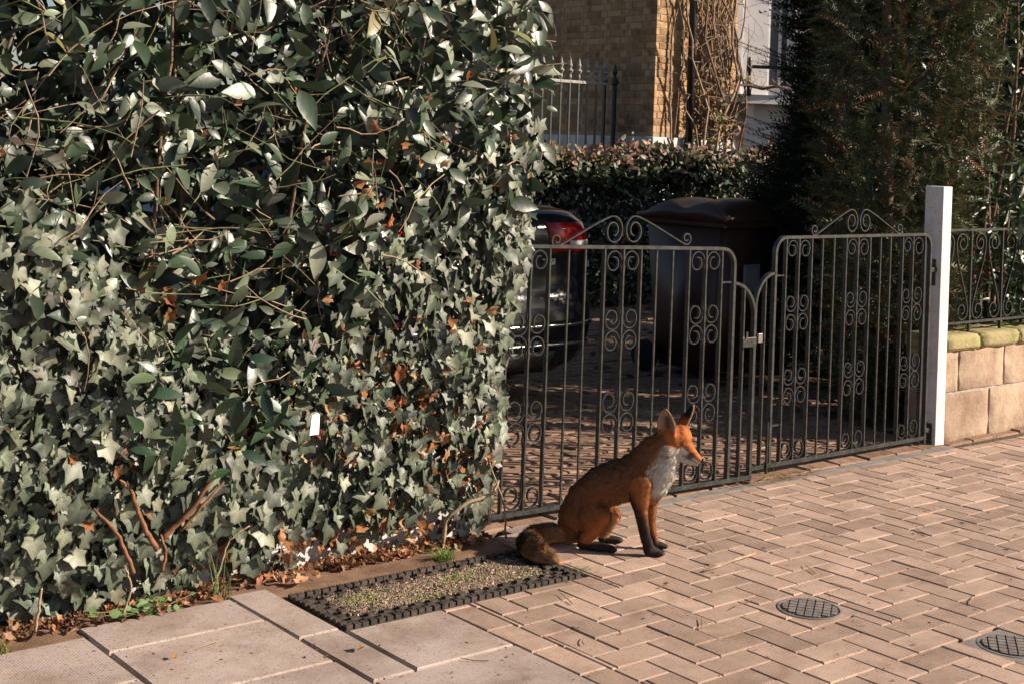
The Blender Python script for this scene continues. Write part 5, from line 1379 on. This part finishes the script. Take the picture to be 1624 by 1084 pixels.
# eye, nose, whiskers, claws
from mathutils.bvhtree import BVHTree
bvh = BVHTree.FromPolygons([Vector(p) for p in P_], [tuple(p.vertices) for p in fox_me.polygons])
def hit(a, b, frm=-.3):
    r = bvh.ray_cast(Vector((a, frm, b)), Vector((0, 1 if frm < 0 else -1, 0))); return r[0] if r[0] else Vector((a, -.05, b))
for frm, s in ((-.3, -1), (.3, 1)):
    e = hit(.2445, .3900, frm); e.y += s * .0030
    ev = MB(); prof = [(math.sin(t) * .0062, -math.cos(t) * .0062) for t in np.linspace(.05, math.pi - .05, 9)]
    ev.lathe(prof, (0, 0, 0), 'y', 14)
    o = put('eye', ev.data('eye', M['eye'], True), fox, e); o.scale = (1.5, .7, .75); o.rotation_euler = (0, R_(26), 0)
ns = MB(); prof = [(math.sin(t) * .0095, -math.cos(t) * .0095) for t in np.linspace(.05, math.pi - .05, 9)]
ns.lathe(prof, (0, 0, 0), 'x', 16)
o = put('nose', ns.data('nose', M['nose'], True), fox, (.3165, -.0485, .3320)); o.scale = (.85, .95, .9)
for frm, s in ((-.3, -1), (.3, 1)):
    for k in range(5):
        p = hit(.288 - k * .005, .343 + (k % 2) * .004, frm)
        q = np.array(p); e1_ = q + np.array([-.012 - .006 * k, s * .03, -.008]); e2_ = q + np.array([-.03 - .012 * k, s * .055, -.022])
        MB().tube([q, e1_, e2_], [.0004, .0003, .00012], 4).build('whisker', M['nose'], fox)

# ================================================================== SMALL THINGS ON THE PAVING
st = thing('fallen_stick', 'long pale peeled stick lying on the block paving', 'stick', (-1.12, -.325, 0.001))
MB().tube([(-.155, -.02, .006), (-.07, -.012, .007), (.02, .008, .006), (.09, .012, .007), (.152, .02, .006)], [.0035, .0045, .005, .005, .004], 7).build('stem', M['pale_bark'], st, True)
MB().tube([(-.05, -.008, .007), (-.085, .02, .006), (-.10, .045, .005)], [.003, .0025, .0015], 5).build('side_twig', M['pale_bark'], st, True)
tw_spots = [(-1.03, -.16, .9, .055), (-1.12, -.13, 2.2, .04), (-1.47, -.36, .4, .06), (-.95, -.52, 1.2, .05), (-.55, -.30, 2.6, .05), (-.35, -.75, .3, .045), (.1, -.25, 1.9, .04), (.35, -.72, .2, .07), (-.2, -.45, 1.1, .05),
            (-1.85, -.30, 1.3, .05), (-1.42, -.62, 2.9, .06), (-1.65, -.70, .5, .045), (-.75, -1.0, .7, .07), (-.62, -1.25, 1.9, .05), (-2.4, -.55, 2.5, .04), (-2.95, -.05, .3, .06), (-2.05, -.60, 1.0, .03), (.75, -.45, .5, .06), (.55, .1, 1.4, .05), (-.3, .15, 2.0, .05), (1.1, -.1, .8, .05), (-.05, -1.0, 2.2, .06), (-1.0, -.7, 1.7, .04)]
for i, (x, y, r, l) in enumerate(tw_spots):
    mb = MB(); q = wander((-l, 0, .004), (1, 0, 0), 2 * l, 6, .14); q[:, 2] = .0035 + np.abs(q[:, 2] - .004) * .3
    mb.tube(q, np.linspace(.0016, .0010, 7), 5)
    o = mb.build('twig', M['bark'] if i % 3 else M['pale_bark']); o.location = (x, y, 0.001); o.rotation_euler = (0, 0, r)
    tag(o, 'small dry brown twig scattered on the paving', 'twig', 'twigs scattered on the paving')
k = 260; pts = np.c_[RNG.normal(.02, .16, k), RNG.normal(.405, .022, k), np.abs(RNG.normal(.004, .008, k)) + .002]; a = RNG.normal(0, .7, k)
V, F, C_ = scatter(leaf_template(.02, 3, .3, .08), pts, frames(np.c_[np.cos(a), np.sin(a), RNG.normal(size=k) * .12], np.c_[RNG.normal(size=(k, 2)) * .4, np.ones(k)]), RNG.uniform(.03, .10, k), palette(k, [(.36, .24, .12), (.26, .15, .07), (.45, .33, .19)], [3, 3, 2], .2))
tag(put('straw', mesh('straw', V, F, M['dead'], col=C_)), 'wisps of dry straw swept up under the gate meeting point', 'straw', kind='stuff')
k = 900; x = RNG.uniform(-3.3, 2.6, k); y = RNG.uniform(-1.7, .36, k); a = RNG.uniform(0, 6.28, k)
V, F, C_ = scatter(leaf_template(.30, 2, .3, .1), np.c_[x, y, np.full(k, .0025)], frames(np.c_[np.cos(a), np.sin(a), np.zeros(k)], np.c_[RNG.normal(size=(k, 2)) * .3, np.ones(k)]), RNG.gamma(3, .0026, k) + .003, palette(k, [(.12, .07, .04), (.22, .12, .07), (.07, .05, .035)], [3, 3, 2], .2))
tag(put('crumbs', mesh('crumbs', V, F, M['dead'], col=C_)), 'tiny leaf crumbs and seeds strewn over the paving', 'debris', kind='stuff')
for i, (x, y, s, r) in enumerate(((-2.47, .26, .06, .4), (-2.38, .29, .04, 2.0), (-3.06, -.10, .022, 1.2), (-2.62, -.32, .03, .8))):
    o = put('fallen_leaf', mesh('fallen_leaf', T_D[i % 3][0], T_D[i % 3][1], M['dead'], col=np.tile([(.42, .24, .14), (.36, .2, .1), (.45, .22, .05), (.2, .12, .07)][i], (len(T_D[0][0]), 1))), None, (x, y, .008)); o.scale = (s, s, s); o.rotation_euler = (.25, -.3, r)
    tag(o, ['curled pale brown leaf beside the doormat border', 'small brown leaf on the earth strip behind the doormat', 'yellow curled leaf alone on a slab', 'dark leaf scrap on the slab before the doormat'][i], 'leaf')
